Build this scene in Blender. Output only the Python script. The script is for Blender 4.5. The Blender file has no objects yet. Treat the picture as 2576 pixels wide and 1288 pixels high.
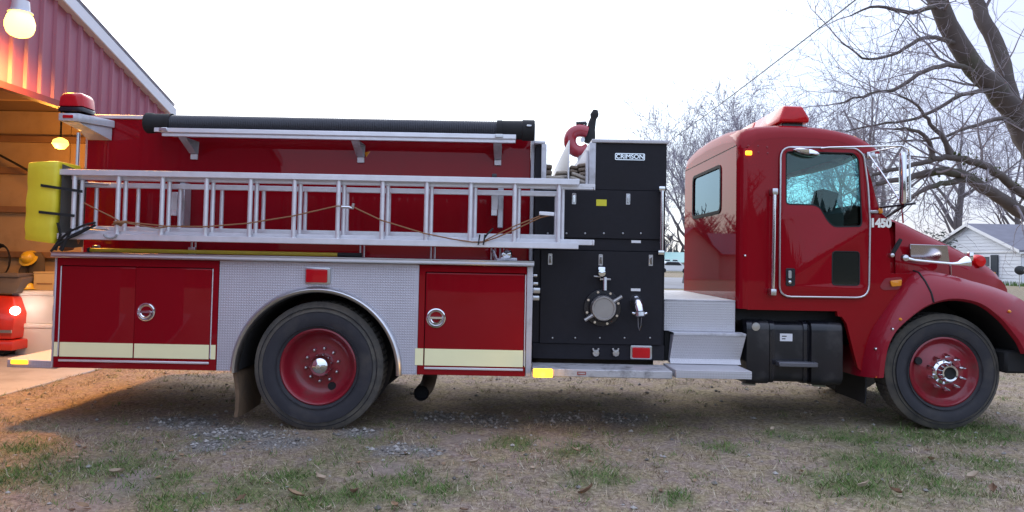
import bpy, bmesh, math, random
import numpy as np
from mathutils import Vector, Matrix, noise
from mathutils.geometry import tessellate_polygon
random.seed(7); rng = np.random.default_rng(7)
R = math.radians
S = bpy.context.scene
C = S.collection

# ------------------------------------------------------------------ camera
F = 1812.0; PITCH = R(2.0); CY = 649 - F*math.tan(PITCH); TH = math.atan(.0195); CAMZ = 1.455
_fw = Vector((0, math.cos(PITCH), math.sin(PITCH))); _u0 = Vector((0, -math.sin(PITCH), math.cos(PITCH))); _r0 = Vector((1, 0, 0))
_r = math.cos(TH)*_r0 + math.sin(TH)*_u0; _u = -math.sin(TH)*_r0 + math.cos(TH)*_u0
cam = bpy.data.cameras.new('camera'); camo = bpy.data.objects.new('camera', cam); C.objects.link(camo)
m = Matrix((_r, _u, -_fw)).transposed().to_4x4(); m.translation = (0, 0, CAMZ); camo.matrix_world = m
cam.sensor_width = 36; cam.lens = 36*F/2576; cam.shift_y = (CY-644)/2576; cam.clip_end = 3000; cam.clip_start = .05
S.camera = camo

# ------------------------------------------------------------------ world, sun, exposure
world = bpy.data.worlds.new('World'); S.world = world; world.use_nodes = True
nt = world.node_tree; N = nt.nodes; L = nt.links
N.clear()
SUN_EL, SUN_AZ = R(38), R(-20)          # azimuth from +Y towards +X
sky = N.new('ShaderNodeTexSky'); sky.sky_type = 'NISHITA'; sky.sun_disc = False
sky.sun_elevation = SUN_EL; sky.sun_rotation = SUN_AZ
bgA = N.new('ShaderNodeBackground'); bgA.inputs[1].default_value = .05
L.new(sky.outputs[0], bgA.inputs[0])
tc = N.new('ShaderNodeTexCoord')
dot = N.new('ShaderNodeVectorMath'); dot.operation = 'DOT_PRODUCT'
d0 = Vector((math.sin(R(-22))*math.cos(R(22)), math.cos(R(-22))*math.cos(R(22)), math.sin(R(22)))); dot.inputs[1].default_value = d0
L.new(tc.outputs['Generated'], dot.inputs[0])
nz = N.new('ShaderNodeTexNoise'); nz.inputs['Scale'].default_value = 2.2; nz.inputs['Detail'].default_value = 4
mp = N.new('ShaderNodeMapping'); mp.inputs['Scale'].default_value = (1, 1, 2.6)
L.new(tc.outputs['Generated'], mp.inputs[0]); L.new(mp.outputs[0], nz.inputs['Vector'])
nm = N.new('ShaderNodeMath'); nm.operation = 'MULTIPLY_ADD'; nm.inputs[1].default_value = .22; nm.inputs[2].default_value = -.11
L.new(nz.outputs['Fac'], nm.inputs[0])
ad = N.new('ShaderNodeMath'); ad.operation = 'ADD'; L.new(dot.outputs['Value'], ad.inputs[0]); L.new(nm.outputs[0], ad.inputs[1])
cr = N.new('ShaderNodeValToRGB'); cr.color_ramp.interpolation = 'EASE'
mr = N.new('ShaderNodeMapRange'); mr.inputs[1].default_value = -1; mr.inputs[2].default_value = 1
L.new(ad.outputs[0], mr.inputs[0]); L.new(mr.outputs[0], cr.inputs[0])
e = cr.color_ramp.elements
e[0].position = 0; e[0].color = (.48, .55, .72, 1)
e[1].position = 1; e[1].color = (1.12, 1.12, 1.14, 1)
q = e.new(.6); q.color = (.48, .55, .74, 1)
q = e.new(.79); q.color = (.44, .455, .61, 1)
q = e.new(.86); q.color = (.58, .64, .78, 1)
q = e.new(.93); q.color = (.86, .94, 1.02, 1)
# an overcast sky is brighter overhead than at the horizon: L = Lh (1 + 2 sin elevation)
bgB = N.new('ShaderNodeBackground')
sx_ = N.new('ShaderNodeSeparateXYZ'); L.new(tc.outputs['Generated'], sx_.inputs[0])
cie = N.new('ShaderNodeMapRange'); cie.inputs[1].default_value = 0; cie.inputs[2].default_value = 1; cie.inputs[3].default_value = .78; cie.inputs[4].default_value = 2.2
L.new(sx_.outputs[2], cie.inputs[0]); L.new(cie.outputs[0], bgB.inputs[1])
L.new(cr.outputs[0], bgB.inputs[0])
ads = N.new('ShaderNodeAddShader'); L.new(bgA.outputs[0], ads.inputs[0]); L.new(bgB.outputs[0], ads.inputs[1])
wo = N.new('ShaderNodeOutputWorld'); L.new(ads.outputs[0], wo.inputs[0])
sl = bpy.data.lights.new('sun', 'SUN'); sl.energy = .8; sl.angle = R(40); sl.color = (1, .96, .92)
so = bpy.data.objects.new('sun', sl); C.objects.link(so)
sd = Vector((math.sin(SUN_AZ)*math.cos(SUN_EL), math.cos(SUN_AZ)*math.cos(SUN_EL), math.sin(SUN_EL)))
so.rotation_euler = sd.to_track_quat('Z', 'Y').to_euler(); so.location = (0, 0, 30)
S.render.engine = 'CYCLES'
S.view_settings.view_transform = 'Standard'; S.view_settings.look = 'None'; S.view_settings.exposure = .42; S.view_settings.gamma = 1

# ------------------------------------------------------------------ helpers
def w(px, py, Y):
    """the world point at depth Y that the lens puts at pixel px, py of a 2576 px wide picture"""
    a = (float(px)-1288)/F; b = -(float(py)-CY)/F
    d = _fw + a*_r + b*_u
    t = Y/d.y
    return Vector((t*d.x, Y, CAMZ+t*d.z))
def gnd(px, py, z=0):
    a = (float(px)-1288)/F; b = -(float(py)-CY)/F
    d = _fw + a*_r + b*_u
    t = (z-CAMZ)/d.z
    return Vector((t*d.x, t*d.y, z))

WL = {}
def empty(name, loc, label=None, cat=None, group=None, parent=None):
    o = bpy.data.objects.new(name, None); C.objects.link(o); o.empty_display_size = .2
    loc = Vector(loc)
    WL[o] = loc
    if parent: o.parent = parent; o.location = loc - WL[parent]
    else: o.location = loc
    tag(o, label, cat, group)
    return o
def tag(o, label=None, cat=None, group=None, kind=None):
    if label: o['label'] = label
    if cat: o['category'] = cat
    if group: o['group'] = group
    if kind: o['kind'] = kind
    return o
def link(name, me, parent=None, loc=(0, 0, 0)):
    o = bpy.data.objects.new(name, me); C.objects.link(o)
    loc = Vector(loc); WL[o] = loc
    if parent: o.parent = parent; o.location = loc - WL[parent]
    else: o.location = loc
    return o

class MB:
    def __init__(s): s.v = []; s.f = []
    def add(s, vs, fs):
        n = len(s.v); s.v += [tuple(p) for p in vs]; s.f += [tuple(i+n for i in f) for f in fs]; return s
    def box(s, x0, x1, y0, y1, z0, z1):
        vs = [(x, y, z) for x in (x0, x1) for y in (y0, y1) for z in (z0, z1)]
        return s.add(vs, [(0, 1, 3, 2), (4, 6, 7, 5), (0, 4, 5, 1), (2, 3, 7, 6), (0, 2, 6, 4), (1, 5, 7, 3)])
    def obox(s, c, sx, sy, sz, rot):
        vs = [Vector(c) + rot @ Vector((x*sx/2, y*sy/2, z*sz/2)) for x in (-1, 1) for y in (-1, 1) for z in (-1, 1)]
        return s.add(vs, [(0, 1, 3, 2), (4, 6, 7, 5), (0, 4, 5, 1), (2, 3, 7, 6), (0, 2, 6, 4), (1, 5, 7, 3)])
    def tube(s, pts, r, n=8, cap=True, closed=False):
        pts = [Vector(p) for p in pts]; k = len(pts)
        rs = [float(q_) for q_ in (r if isinstance(r, (list, tuple)) else [r]*k)]
        vs = []; fs = []; prev = None
        for i, p in enumerate(pts):
            a = pts[i-1] if (i > 0 or closed) else p; b = pts[(i+1) % k] if (i < k-1 or closed) else p
            t = (b-a).normalized() if (b-a).length > 1e-9 else Vector((0, 0, 1))
            if prev is None:
                x = t.orthogonal().normalized()
            else:
                x = prev - t*prev.dot(t)
                x = x.normalized() if x.length > 1e-6 else t.orthogonal().normalized()
            prev = x; y = t.cross(x)
            for j in range(n):
                an = 2*math.pi*j/n; vs.append(p + (x*math.cos(an)+y*math.sin(an))*rs[i])
        for i in range(k if closed else k-1):
            for j in range(n):
                a = i*n+j; b = i*n+(j+1) % n; i2 = (i+1) % k
                fs.append((a, b, i2*n+(j+1) % n, i2*n+j))
        if cap and not closed:
            fs.append(tuple(reversed(range(n)))); fs.append(tuple(range((k-1)*n, k*n)))
        return s.add(vs, fs)
    def lathe(s, prof, c, axis='Y', n=32, a0=0, a1=2*math.pi):
        """prof: list of (radius, height along the axis)"""
        c = Vector(c); full = abs(a1-a0-2*math.pi) < 1e-6; m_ = n if full else n+1
        vs = []; fs = []
        for (r, h) in prof:
            for j in range(m_):
                an = a0+(a1-a0)*j/n; ca, sa = r*math.cos(an), r*math.sin(an)
                vs.append(c + {'Y': Vector((ca, h, sa)), 'Z': Vector((ca, sa, h)), 'X': Vector((h, ca, sa))}[axis])
        for i in range(len(prof)-1):
            for j in range(n):
                j2 = (j+1) % m_
                fs.append((i*m_+j, i*m_+j2, (i+1)*m_+j2, (i+1)*m_+j))
        return s.add(vs, fs)
    def loft(s, rows, closed=False, cap=False):
        k = len(rows[0])
        if cap: s.add(rows[0], [tuple(range(k))]); s.add(rows[-1], [tuple(range(k))])
        s.v = s.v;  vs = [p for r_ in rows for p in r_]; fs = []
        for i in range(len(rows)-1):
            for j in range(k if closed else k-1):
                j2 = (j+1) % k
                fs.append((i*k+j, i*k+j2, (i+1)*k+j2, (i+1)*k+j))
        return s.add(vs, fs)
    def plate(s, outline, holes, d0_, d1_, axis='Y'):
        """2-D polygon with holes, given thickness from d0_ to d1_ along axis; (a, b) are x, z (axis Y), y, z (axis X) or x, y (axis Z)"""
        loops = [outline] + list(holes); flat = [p for lp in loops for p in lp]
        tri = tessellate_polygon([[Vector((p[0], p[1], 0)) for p in lp] for lp in loops])
        mk = {'Y': lambda p, d: (p[0], d, p[1]), 'X': lambda p, d: (d, p[0], p[1]), 'Z': lambda p, d: (p[0], p[1], d)}[axis]
        n = len(flat); vs = [mk(p, d0_) for p in flat] + [mk(p, d1_) for p in flat]
        fs = [tuple(t) for t in tri] + [tuple(i+n for i in reversed(t)) for t in tri]
        o = 0
        for lp in loops:
            k = len(lp)
            for i in range(k): fs.append((o+i, o+(i+1) % k, o+(i+1) % k+n, o+i+n))
            o += k
        return s.add(vs, fs)
    def mesh(s, name, mat, smooth=False, bevel=0, seg=1, origin=None, ang=35):
        me = bpy.data.meshes.new(name)
        v = np.array(s.v, dtype=float)
        c = (v.min(0)+v.max(0))/2 if origin is None else np.array(origin)
        me.from_pydata((v-c).tolist(), [], s.f); me.update()
        bm = bmesh.new(); bm.from_mesh(me)
        bmesh.ops.remove_doubles(bm, verts=bm.verts, dist=1e-6)
        bmesh.ops.recalc_face_normals(bm, faces=bm.faces)
        if bevel:
            ed = [x for x in bm.edges if len(x.link_faces) == 2 and x.calc_face_angle(0) > R(ang)]
            bmesh.ops.bevel(bm, geom=ed, offset=bevel, segments=seg, affect='EDGES', profile=.5, clamp_overlap=True)
        if smooth or bevel:
            for f_ in bm.faces: f_.smooth = True
            for x in bm.edges:
                if len(x.link_faces) == 2 and x.calc_face_angle(0) > R(38): x.smooth = False
        bm.to_mesh(me); bm.free()
        if mat: me.materials.append(mat)
        return me, Vector(c)
    def build(s, name, mat, parent=None, smooth=False, bevel=0, seg=1, ang=35):
        me, c = s.mesh(name, mat, smooth, bevel, seg, None, ang)
        return link(name, me, parent, c)

def smooth_path(pts, rs, k=4):
    pts = [Vector(p) for p in pts]; n = len(pts); P_, R_ = [], []
    for i in range(n-1):
        p0, p1, p2, p3 = pts[max(0, i-1)], pts[i], pts[i+1], pts[min(n-1, i+2)]
        for j in range(k):
            t = j/k; P_.append(.5*((2*p1)+(-p0+p2)*t+(2*p0-5*p1+4*p2-p3)*t*t+(-p0+3*p1-3*p2+p3)*t**3)); R_.append(rs[i]+(rs[i+1]-rs[i])*t)
    return P_+[pts[-1]], R_+[rs[-1]]
def rpoly(pts, r, k=4):
    out = []; n = len(pts)
    for i in range(n):
        p0, p1, p2 = Vector(pts[i-1][:2]), Vector(pts[i][:2]), Vector(pts[(i+1) % n][:2])
        a = p0-p1; b = p2-p1; rr = r[i] if isinstance(r, (list, tuple)) else r
        rr = min(rr, a.length*.45, b.length*.45)
        if rr < 1e-4: out.append(tuple(p1)); continue
        A = p1+a.normalized()*rr; B = p1+b.normalized()*rr
        for j in range(k+1):
            t = j/k; out.append(tuple((1-t)**2*A + 2*t*(1-t)*p1 + t*t*B))
    return out
def xz(pts, Y): return [(w(a, b, Y).x, w(a, b, Y).z) for a, b in pts]
def rect(px0, py0, px1, py1, Y):
    """x0, x1, z0, z1 of a level rectangle read off at depth Y"""
    mx, my = (px0+px1)/2, (py0+py1)/2
    return w(px0, my, Y).x, w(px1, my, Y).x, w(mx, py1, Y).z, w(mx, py0, Y).z
def rc(x0, x1, z0, z1): return [(x0, z0), (x1, z0), (x1, z1), (x0, z1)]

# ------------------------------------------------------------------ materials
def mat(name, col, rough=.5, metal=0, coat=0, var=0, vs=6, bump=0, bs=60, dirt=None, dscale=3, dlow=.5, dhigh=.75, emit=None, es=0, spec=.5, space='Object'):
    mt = bpy.data.materials.new(name); mt.use_nodes = True
    n = mt.node_tree.nodes; l = mt.node_tree.links; p = n['Principled BSDF']
    p.inputs['Base Color'].default_value = (*col, 1); p.inputs['Roughness'].default_value = rough; p.inputs['Metallic'].default_value = metal
    p.inputs['Coat Weight'].default_value = coat; p.inputs['Coat Roughness'].default_value = .02; p.inputs['Specular IOR Level'].default_value = spec
    t = n.new('ShaderNodeTexCoord'); src = t.outputs[space]
    if space == 'World':
        pass
    outc = None
    if var:
        nn = n.new('ShaderNodeTexNoise'); nn.inputs['Scale'].default_value = vs; nn.inputs['Detail'].default_value = 5
        l.new(src, nn.inputs['Vector'])
        mx = n.new('ShaderNodeMix'); mx.data_type = 'RGBA'
        mx.inputs['A'].default_value = (*[c*(1-var) for c in col], 1); mx.inputs['B'].default_value = (*[min(1, c*(1+var)) for c in col], 1)
        l.new(nn.outputs['Fac'], mx.inputs['Factor']); outc = mx.outputs['Result']
    if dirt:
        nn = n.new('ShaderNodeTexNoise'); nn.inputs['Scale'].default_value = dscale; nn.inputs['Detail'].default_value = 8; nn.inputs['Roughness'].default_value = .65
        l.new(src, nn.inputs['Vector'])
        mr_ = n.new('ShaderNodeMapRange'); mr_.inputs[1].default_value = dlow; mr_.inputs[2].default_value = dhigh; l.new(nn.outputs['Fac'], mr_.inputs[0])
        mx = n.new('ShaderNodeMix'); mx.data_type = 'RGBA'; mx.inputs['B'].default_value = (*dirt, 1)
        if outc: l.new(outc, mx.inputs['A'])
        else: mx.inputs['A'].default_value = (*col, 1)
        l.new(mr_.outputs[0], mx.inputs['Factor']); outc = mx.outputs['Result']
        rr = n.new('ShaderNodeMapRange'); rr.inputs[3].default_value = rough; rr.inputs[4].default_value = min(1, rough+.35); l.new(mr_.outputs[0], rr.inputs[0]); l.new(rr.outputs[0], p.inputs['Roughness'])
    if outc: l.new(outc, p.inputs['Base Color'])
    if bump:
        nb = n.new('ShaderNodeTexNoise'); nb.inputs['Scale'].default_value = bs; nb.inputs['Detail'].default_value = 3
        l.new(src, nb.inputs['Vector'])
        bu = n.new('ShaderNodeBump'); bu.inputs['Strength'].default_value = bump; bu.inputs['Distance'].default_value = .01
        l.new(nb.outputs['Fac'], bu.inputs['Height']); l.new(bu.outputs[0], p.inputs['Normal'])
    if emit:
        p.inputs['Emission Color'].default_value = (*emit, 1); p.inputs['Emission Strength'].default_value = es
    return mt
def diamond(name, col, rough, metal, s=95, strength=.5):
    mt = mat(name, col, rough, metal, var=.12, vs=4)
    n = mt.node_tree.nodes; l = mt.node_tree.links; p = n['Principled BSDF']
    t = n.new('ShaderNodeTexCoord'); sp = n.new('ShaderNodeSeparateXYZ'); l.new(t.outputs['Object'], sp.inputs[0])
    def M(op, a, b=None):
        x = n.new('ShaderNodeMath'); x.operation = op
        for i, v in enumerate((a, b)):
            if v is None: continue
            if isinstance(v, (int, float)): x.inputs[i].default_value = v
            else: l.new(v, x.inputs[i])
        return x.outputs[0]
    uu = M('ADD', sp.outputs[0], sp.outputs[1]); vv = M('ADD', sp.outputs[2], M('MULTIPLY', sp.outputs[1], .5))
    h = M('MULTIPLY', M('SINE', M('MULTIPLY', M('ADD', uu, vv), s)), M('SINE', M('MULTIPLY', M('SUBTRACT', uu, vv), s)))
    h = M('MAXIMUM', h, .0)
    bu = n.new('ShaderNodeBump'); bu.inputs['Strength'].default_value = strength; bu.inputs['Distance'].default_value = .006
    l.new(h, bu.inputs['Height']); l.new(bu.outputs[0], p.inputs['Normal'])
    return mt
def glass(name, tint, rough=.0, refl=(1, 1, 1)):
    mt = bpy.data.materials.new(name); mt.use_nodes = True; n = mt.node_tree.nodes; l = mt.node_tree.links; n.clear()
    o = n.new('ShaderNodeOutputMaterial'); tr = n.new('ShaderNodeBsdfTransparent'); tr.inputs[0].default_value = (*tint, 1)
    gl = n.new('ShaderNodeBsdfGlossy'); gl.inputs['Roughness'].default_value = rough; gl.inputs[0].default_value = (*refl, 1)
    fr = n.new('ShaderNodeFresnel'); mx = n.new('ShaderNodeMixShader'); ge = n.new('ShaderNodeNewGeometry'); im = n.new('ShaderNodeMapRange'); im.inputs[3].default_value = 1.5; im.inputs[4].default_value = 1/1.5; l.new(ge.outputs['Backfacing'], im.inputs[0]); l.new(im.outputs[0], fr.inputs[0])
    l.new(fr.outputs[0], mx.inputs[0]); l.new(tr.outputs[0], mx.inputs[1]); l.new(gl.outputs[0], mx.inputs[2]); l.new(mx.outputs[0], o.inputs[0])
    return mt

RED = mat('fire_red_paint', (.26, .0045, .0105), .5, 0, .5, spec=.0, var=.06, vs=1.5, dirt=(.16, .02, .02), dscale=2.2, dlow=.6, dhigh=1.2)
REDM = mat('matt_red_paint', (.23, .012, .02), .45, 0, .2, var=.15, vs=9, dirt=(.11, .05, .04), dscale=5, dlow=.5, dhigh=.95)
RIMRED = mat('wheel_red_paint', (.25, .008, .02), .4, 0, .4, var=.2, vs=7, dirt=(.12, .06, .05), dscale=6, dlow=.5, dhigh=.9)
ALU = mat('brushed_aluminium', (.80, .80, .84), .42, .6, var=.12, vs=5, bump=.05, bs=90)
ALUD = mat('ladder_aluminium', (.74, .74, .78), .45, .5, var=.15, vs=12, bump=.05, bs=40)
ALUW = mat('worn_aluminium', (.58, .58, .62), .5, .55, var=.15, vs=6, dirt=(.3, .29, .28), dscale=5, dlow=.5, dhigh=.8)
DIA = diamond('diamond_plate', (.56, .555, .62), .47, .5, 150, .4)
DIAW = diamond('bright_diamond_plate', (.52, .51, .53), .5, .4, 150, .4)
CHROME = mat('chrome', (.80, .81, .84), .10, 1)
CHROMED = mat('dull_chrome', (.58, .58, .60), .28, 1, var=.1)
BLK = mat('black_wrinkle_coat', (.0105, .010, .0145), .6, 0, 0, var=.25, vs=30, bump=.15, bs=220, spec=.28, dirt=(.022, .02, .022), dscale=3, dlow=.5, dhigh=.85)
BLKG = mat('black_gloss', (.012, .012, .018), .25, 0, .3, var=.2)
BLKM = mat('black_matt', (.012, .012, .013), .8, var=.3)
RUB = mat('tyre_rubber', (.030, .030, .037), .75, var=.3, vs=8, dirt=(.085, .075, .065), dscale=4, dlow=.5, dhigh=.85, bump=.1, bs=60)
TREAD = mat('tyre_tread_mud', (.085, .08, .075), .9, var=.4, vs=12, dirt=(.17, .15, .12), dscale=5, dlow=.42, dhigh=.7, bump=.4, bs=40)
HOSE = mat('suction_hose_rubber', (.03, .031, .040), .5, var=.2, vs=10)
YEL = mat('yellow_vinyl', (.78, .64, .03), .45, 0, .1, var=.15, vs=5, bump=.25, bs=14)
YELP = mat('yellow_pole', (.42, .30, .015), .4, var=.15, vs=10)
STRIPE = mat('reflective_stripe', (.96, .93, .56), .35, var=.03, vs=9, bump=.02, bs=120)
NUM = mat('reflective_white', (.95, .95, .88), .4)
LENSR = mat('red_lens', (.50, .006, .012), .2, 0, .4, spec=.2, var=.15, vs=30)
LENSA = mat('amber_lens', (.75, .26, .01), .2, 0, .5)
LITA = mat('lit_amber_lens', (.8, .4, .02), .3, emit=(1, .43, .03), es=2.8)
LITA2 = mat('lit_amber_lens_dim', (.8, .35, .02), .3, emit=(1, .45, .02), es=2.2)
WHITEP = mat('white_plastic', (.72, .72, .75), .4, var=.05)
YLAB = mat('yellow_label', (.65, .60, .03), .5)
ROPE = mat('tan_rope', (.27, .13, .06), .8, var=.25, vs=40)
CANVAS = mat('hose_canvas', (.42, .37, .31), .85, var=.25, vs=14, bump=.4, bs=90)
CANVASD = mat('brown_hose_canvas', (.22, .17, .13), .85, var=.3, vs=14, bump=.4, bs=90)
MUD = mat('muddy_rubber', (.17, .11, .065), .85, var=.35, vs=7, dirt=(.06, .05, .045), dscale=4, dlow=.5, dhigh=.8, bump=.3, bs=30)
RUST = mat('rusty_steel', (.13, .10, .08), .75, .2, var=.35, vs=9)
CHASS = mat('chassis_black', (.02, .019, .018), .7, var=.4, vs=5, dirt=(.06, .05, .04), dscale=5)
INTER = mat('cab_interior_grey', (.03, .032, .036), .7, var=.2)
GLASS = glass('tinted_glass', (.66, .93, .94))
GLASSD = glass('dark_glass', (.12, .16, .19), 0, (.55, .80, 1))
CREAM = mat('white_painted_plate', (.72, .72, .74), .45, var=.06, vs=4)

# ================================================================== GROUND
GREEN = [(170,1190,.55),(300,1180,.4),(345,1215,.5),(455,1262,.4),(640,1235,.5),(720,1215,.4),(770,1262,.5),(1505,1215,.45),(1440,1140,.3),(1300,1120,.3),(2200,1180,.6),(2170,1240,.6),(2260,1215,.5),
         (2330,1110,.6),(2440,1100,.5),(2150,1120,.45),(1980,1110,.35),(2380,1250,.5),(2490,1190,.4),(30,1200,.5),(560,1110,.3),(1820,1140,.3),(900,1250,.45),(1130,1240,.3),(1700,1265,.3),(60,1130,.4),(2500,1110,.5),(1010,1215,.3)]
GRAV = [(480,1065,.5),(560,1085,.5),(640,1095,.5),(700,1115,.45),(420,1060,.4),(530,1120,.35),(1000,1135,.32),(1080,1140,.28),(1230,1062,.55),(1400,1058,.55),(1120,1055,.5),(900,1090,.3),(1560,1062,.4)]
BARE = [(230,1265,.4),(300,1225,.35),(160,1290,.4),(350,1195,.3),(1380,1120,.4),(1180,1110,.4),(980,1180,.4)]
def blobs(lst): return np.array([[*gnd(a, b)[:2], s_] for a, b, s_ in lst])
GB, VB, BB = blobs(GREEN), blobs(GRAV), blobs(BARE)
def bl(P, B, k=1.0):
    d = np.zeros(len(P))
    for x, y, s_ in B:
        d = np.maximum(d, np.exp(-(((P[:, 0]-x)/(s_*.62))**2 + ((P[:, 1]-y)/(s_*.62))**2)))
    return d
def vnoise(P, sc, seed=0):
    return np.array([noise.fractal(Vector((x*sc+seed, y*sc-seed, seed*.37)), 1.0, 2.0, 4) for x, y in P])
def gheight(x, y):
    h = .06*min(1, max(0, (x+1.6)/5.2))
    return h
def smax(P):
    nn = vnoise(P, 1.3, 3)*.5; n2 = vnoise(P, .55, 9)*.5
    g = np.clip(bl(P, GB)*.95 + nn*.6 + n2*.55 - .02, 0, 1)
    v = np.clip((bl(P, VB) + nn*.4 - .28)*1.8, 0, 1)
    b = np.clip((bl(P, BB) - nn*.4 - .35)*1.7, 0, 1)
    return g, v, b
xs = np.concatenate([[-400, -200, -100, -50, -25, -14, -10], np.arange(-8, 9.01, .07), [10, 12, 15, 19, 25, 35, 50, 80, 140, 250, 500]])
ys = np.concatenate([[-300, -120, -50, -20, -8, -2, .5, 2], np.arange(2.8, 12, .07), [12.5, 13.5, 15, 17, 20, 24, 30, 38, 48, 60, 80, 110, 160, 260, 500, 900]])
XX, YY = np.meshgrid(xs, ys); P2 = np.stack([XX.ravel(), YY.ravel()], 1)
near = (np.abs(P2[:, 0]) < 10) & (P2[:, 1] > 2) & (P2[:, 1] < 13)
G_, V_, B_ = np.zeros(len(P2)), np.zeros(len(P2)), np.zeros(len(P2))
G_[near], V_[near], B_[near] = smax(P2[near])
far_n = vnoise(P2[~near], .12, 5); G_[~near] = np.clip(.35+far_n*.7, 0, 1)
Z = np.array([gheight(x, y) for x, y in P2])
Z[near] += vnoise(P2[near], 2.6, 1)*.012 + rng.normal(0, .003, near.sum())
# the ground sinks a little under the concrete slab and keeps clear of the tyres
slab = (P2[:, 0] < -5.02) & (P2[:, 1] > -6) & (P2[:, 1] < 12); Z[slab] = -.06
me = bpy.data.meshes.new('ground'); nx = len(xs); ny = len(ys)
fs = [(j*nx+i, j*nx+i+1, (j+1)*nx+i+1, (j+1)*nx+i) for j in range(ny-1) for i in range(nx-1)]
me.from_pydata(np.column_stack([P2, Z]).tolist(), [], fs)
for nm_, arr in (('green', G_), ('gravel', V_), ('bare', B_)):
    at = me.attributes.new(nm_, 'FLOAT', 'POINT'); at.data.foreach_set('value', arr.astype(np.float32))
for p_ in me.polygons: p_.use_smooth = True
gm = bpy.data.materials.new('patchy_winter_turf'); gm.use_nodes = True
n = gm.node_tree.nodes; l = gm.node_tree.links; p = n['Principled BSDF']; p.inputs['Roughness'].default_value = .95; p.inputs['Specular IOR Level'].default_value = .15
geo = n.new('ShaderNodeNewGeometry')
def NZ(sc, det=6, ro=.6):
    x = n.new('ShaderNodeTexNoise'); x.inputs['Scale'].default_value = sc; x.inputs['Detail'].default_value = det; x.inputs['Roughness'].default_value = ro; l.new(geo.outputs['Position'], x.inputs['Vector']); return x.outputs['Fac']
def RM(v, stops):
    x = n.new('ShaderNodeValToRGB'); el = x.color_ramp.elements
    el[0].position, el[0].color = stops[0][0], (*stops[0][1], 1); el[1].position, el[1].color = stops[-1][0], (*stops[-1][1], 1)
    for a, c_ in stops[1:-1]: y = el.new(a); y.color = (*c_, 1)
    l.new(v, x.inputs[0]); return x.outputs[0]
def MX(f_, a, b):
    x = n.new('ShaderNodeMix'); x.data_type = 'RGBA'; l.new(f_, x.inputs['Factor']); l.new(a, x.inputs['A']); l.new(b, x.inputs['B']); return x.outputs['Result']
def AT(nm_):
    x = n.new('ShaderNodeAttribute'); x.attribute_name = nm_; return x.outputs['Fac']
fine = NZ(30, 9, .8); mid = NZ(6, 6, .65)
base = MX(RM(mid, [(.40, (0, 0, 0)), (.60, (1, 1, 1))]), RM(fine, [(.32, (.10, .072, .06)), (.5, (.27, .205, .17)), (.68, (.50, .41, .35))]), RM(fine, [(.34, (.10, .08, .05)), (.52, (.31, .245, .155)), (.68, (.55, .47, .33))]))
grn = RM(fine, [(.32, (.05, .058, .028)), (.53, (.15, .16, .075)), (.70, (.30, .28, .15))])
grv = RM(NZ(60, 4, .7), [(.35, (.085, .08, .072)), (.5, (.21, .195, .175)), (.65, (.40, .38, .35))])
bar = RM(fine, [(.3, (.19, .145, .12)), (.6, (.33, .27, .23)), (.8, (.45, .38, .33))])
col = MX(AT('green'), base, grn); col = MX(AT('bare'), col, bar); col = MX(AT('gravel'), col, grv)
l.new(col, p.inputs['Base Color'])
bu = n.new('ShaderNodeBump'); bu.inputs['Strength'].default_value = .7; bu.inputs['Distance'].default_value = .02; l.new(fine, bu.inputs['Height']); l.new(bu.outputs[0], p.inputs['Normal'])
me.materials.append(gm)
go = link('ground', me); tag(go, kind='structure', label='patchy winter turf with dead grass, bare soil and gravel')

def ground_z(x, y): return gheight(x, y) + noise.fractal(Vector((x*2.6+1, y*2.6-1, .37)), 1.0, 2.0, 4)*.012
# blades of grass, growing in tufts
def blades(name, n_t, per, mask, mats, hmin, hmax, label, rad=.03, lay=(.3, 1.6), wid=(.0018, .0042)):
    P = np.stack([rng.uniform(-7.5, 8.2, n_t), 3.0 + 9.0*rng.beta(1.0, 2.1, n_t)], 1)
    P = P[P[:, 0] > -5.05]; P = P[np.abs(P[:, 0]) < P[:, 1]*.8+.3]
    g, v, b = smax(P); keep = rng.random(len(P)) < mask(g, v, b)
    keep &= ~((P[:, 1] > 6.2) & (P[:, 1] < 8.3) & (P[:, 0] > -4.5) & (P[:, 0] < 3.5) & (rng.random(len(P)) < .75))
    P = P[keep]; k0 = len(P); vig = rng.uniform(.55, 1.25, k0); mi0 = rng.integers(0, len(mats), k0)
    P = np.repeat(P, per, 0) + rng.normal(0, rad, (k0*per, 2)); P[:, 0] = np.maximum(P[:, 0], -5.0+.01); vig = np.repeat(vig, per); k = len(P)
    mi = np.where(rng.random(k) < .65, np.repeat(mi0, per), rng.integers(0, len(mats), k))
    a = rng.uniform(0, 2*np.pi, k); h = rng.uniform(hmin, hmax, k)*vig; wd = rng.uniform(*wid, k); ln = rng.uniform(*lay, k)*h; b2 = rng.uniform(0, 2*np.pi, k)
    z = np.array([ground_z(x, y) for x, y in P]) - .004
    v0 = np.stack([P[:, 0]-np.cos(a)*wd, P[:, 1]-np.sin(a)*wd, z], 1); v1 = np.stack([P[:, 0]+np.cos(a)*wd, P[:, 1]+np.sin(a)*wd, z], 1)
    v2 = np.stack([P[:, 0]+np.cos(b2)*ln, P[:, 1]+np.sin(b2)*ln, z+h], 1)
    V = np.stack([v0, v1, v2], 1).reshape(-1, 3)
    me = bpy.data.meshes.new(name); me.vertices.add(len(V)); me.vertices.foreach_set('co', V.ravel())
    me.loops.add(len(V)); me.loops.foreach_set('vertex_index', np.arange(len(V))); me.polygons.add(k); me.polygons.foreach_set('loop_start', np.arange(0, len(V), 3))
    me.polygons.foreach_set('material_index', mi)
    for m_ in mats: me.materials.append(m_)
    me.update(calc_edges=True)
    o = link(name, me); tag(o, label, None, None, 'stuff'); return o
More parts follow.
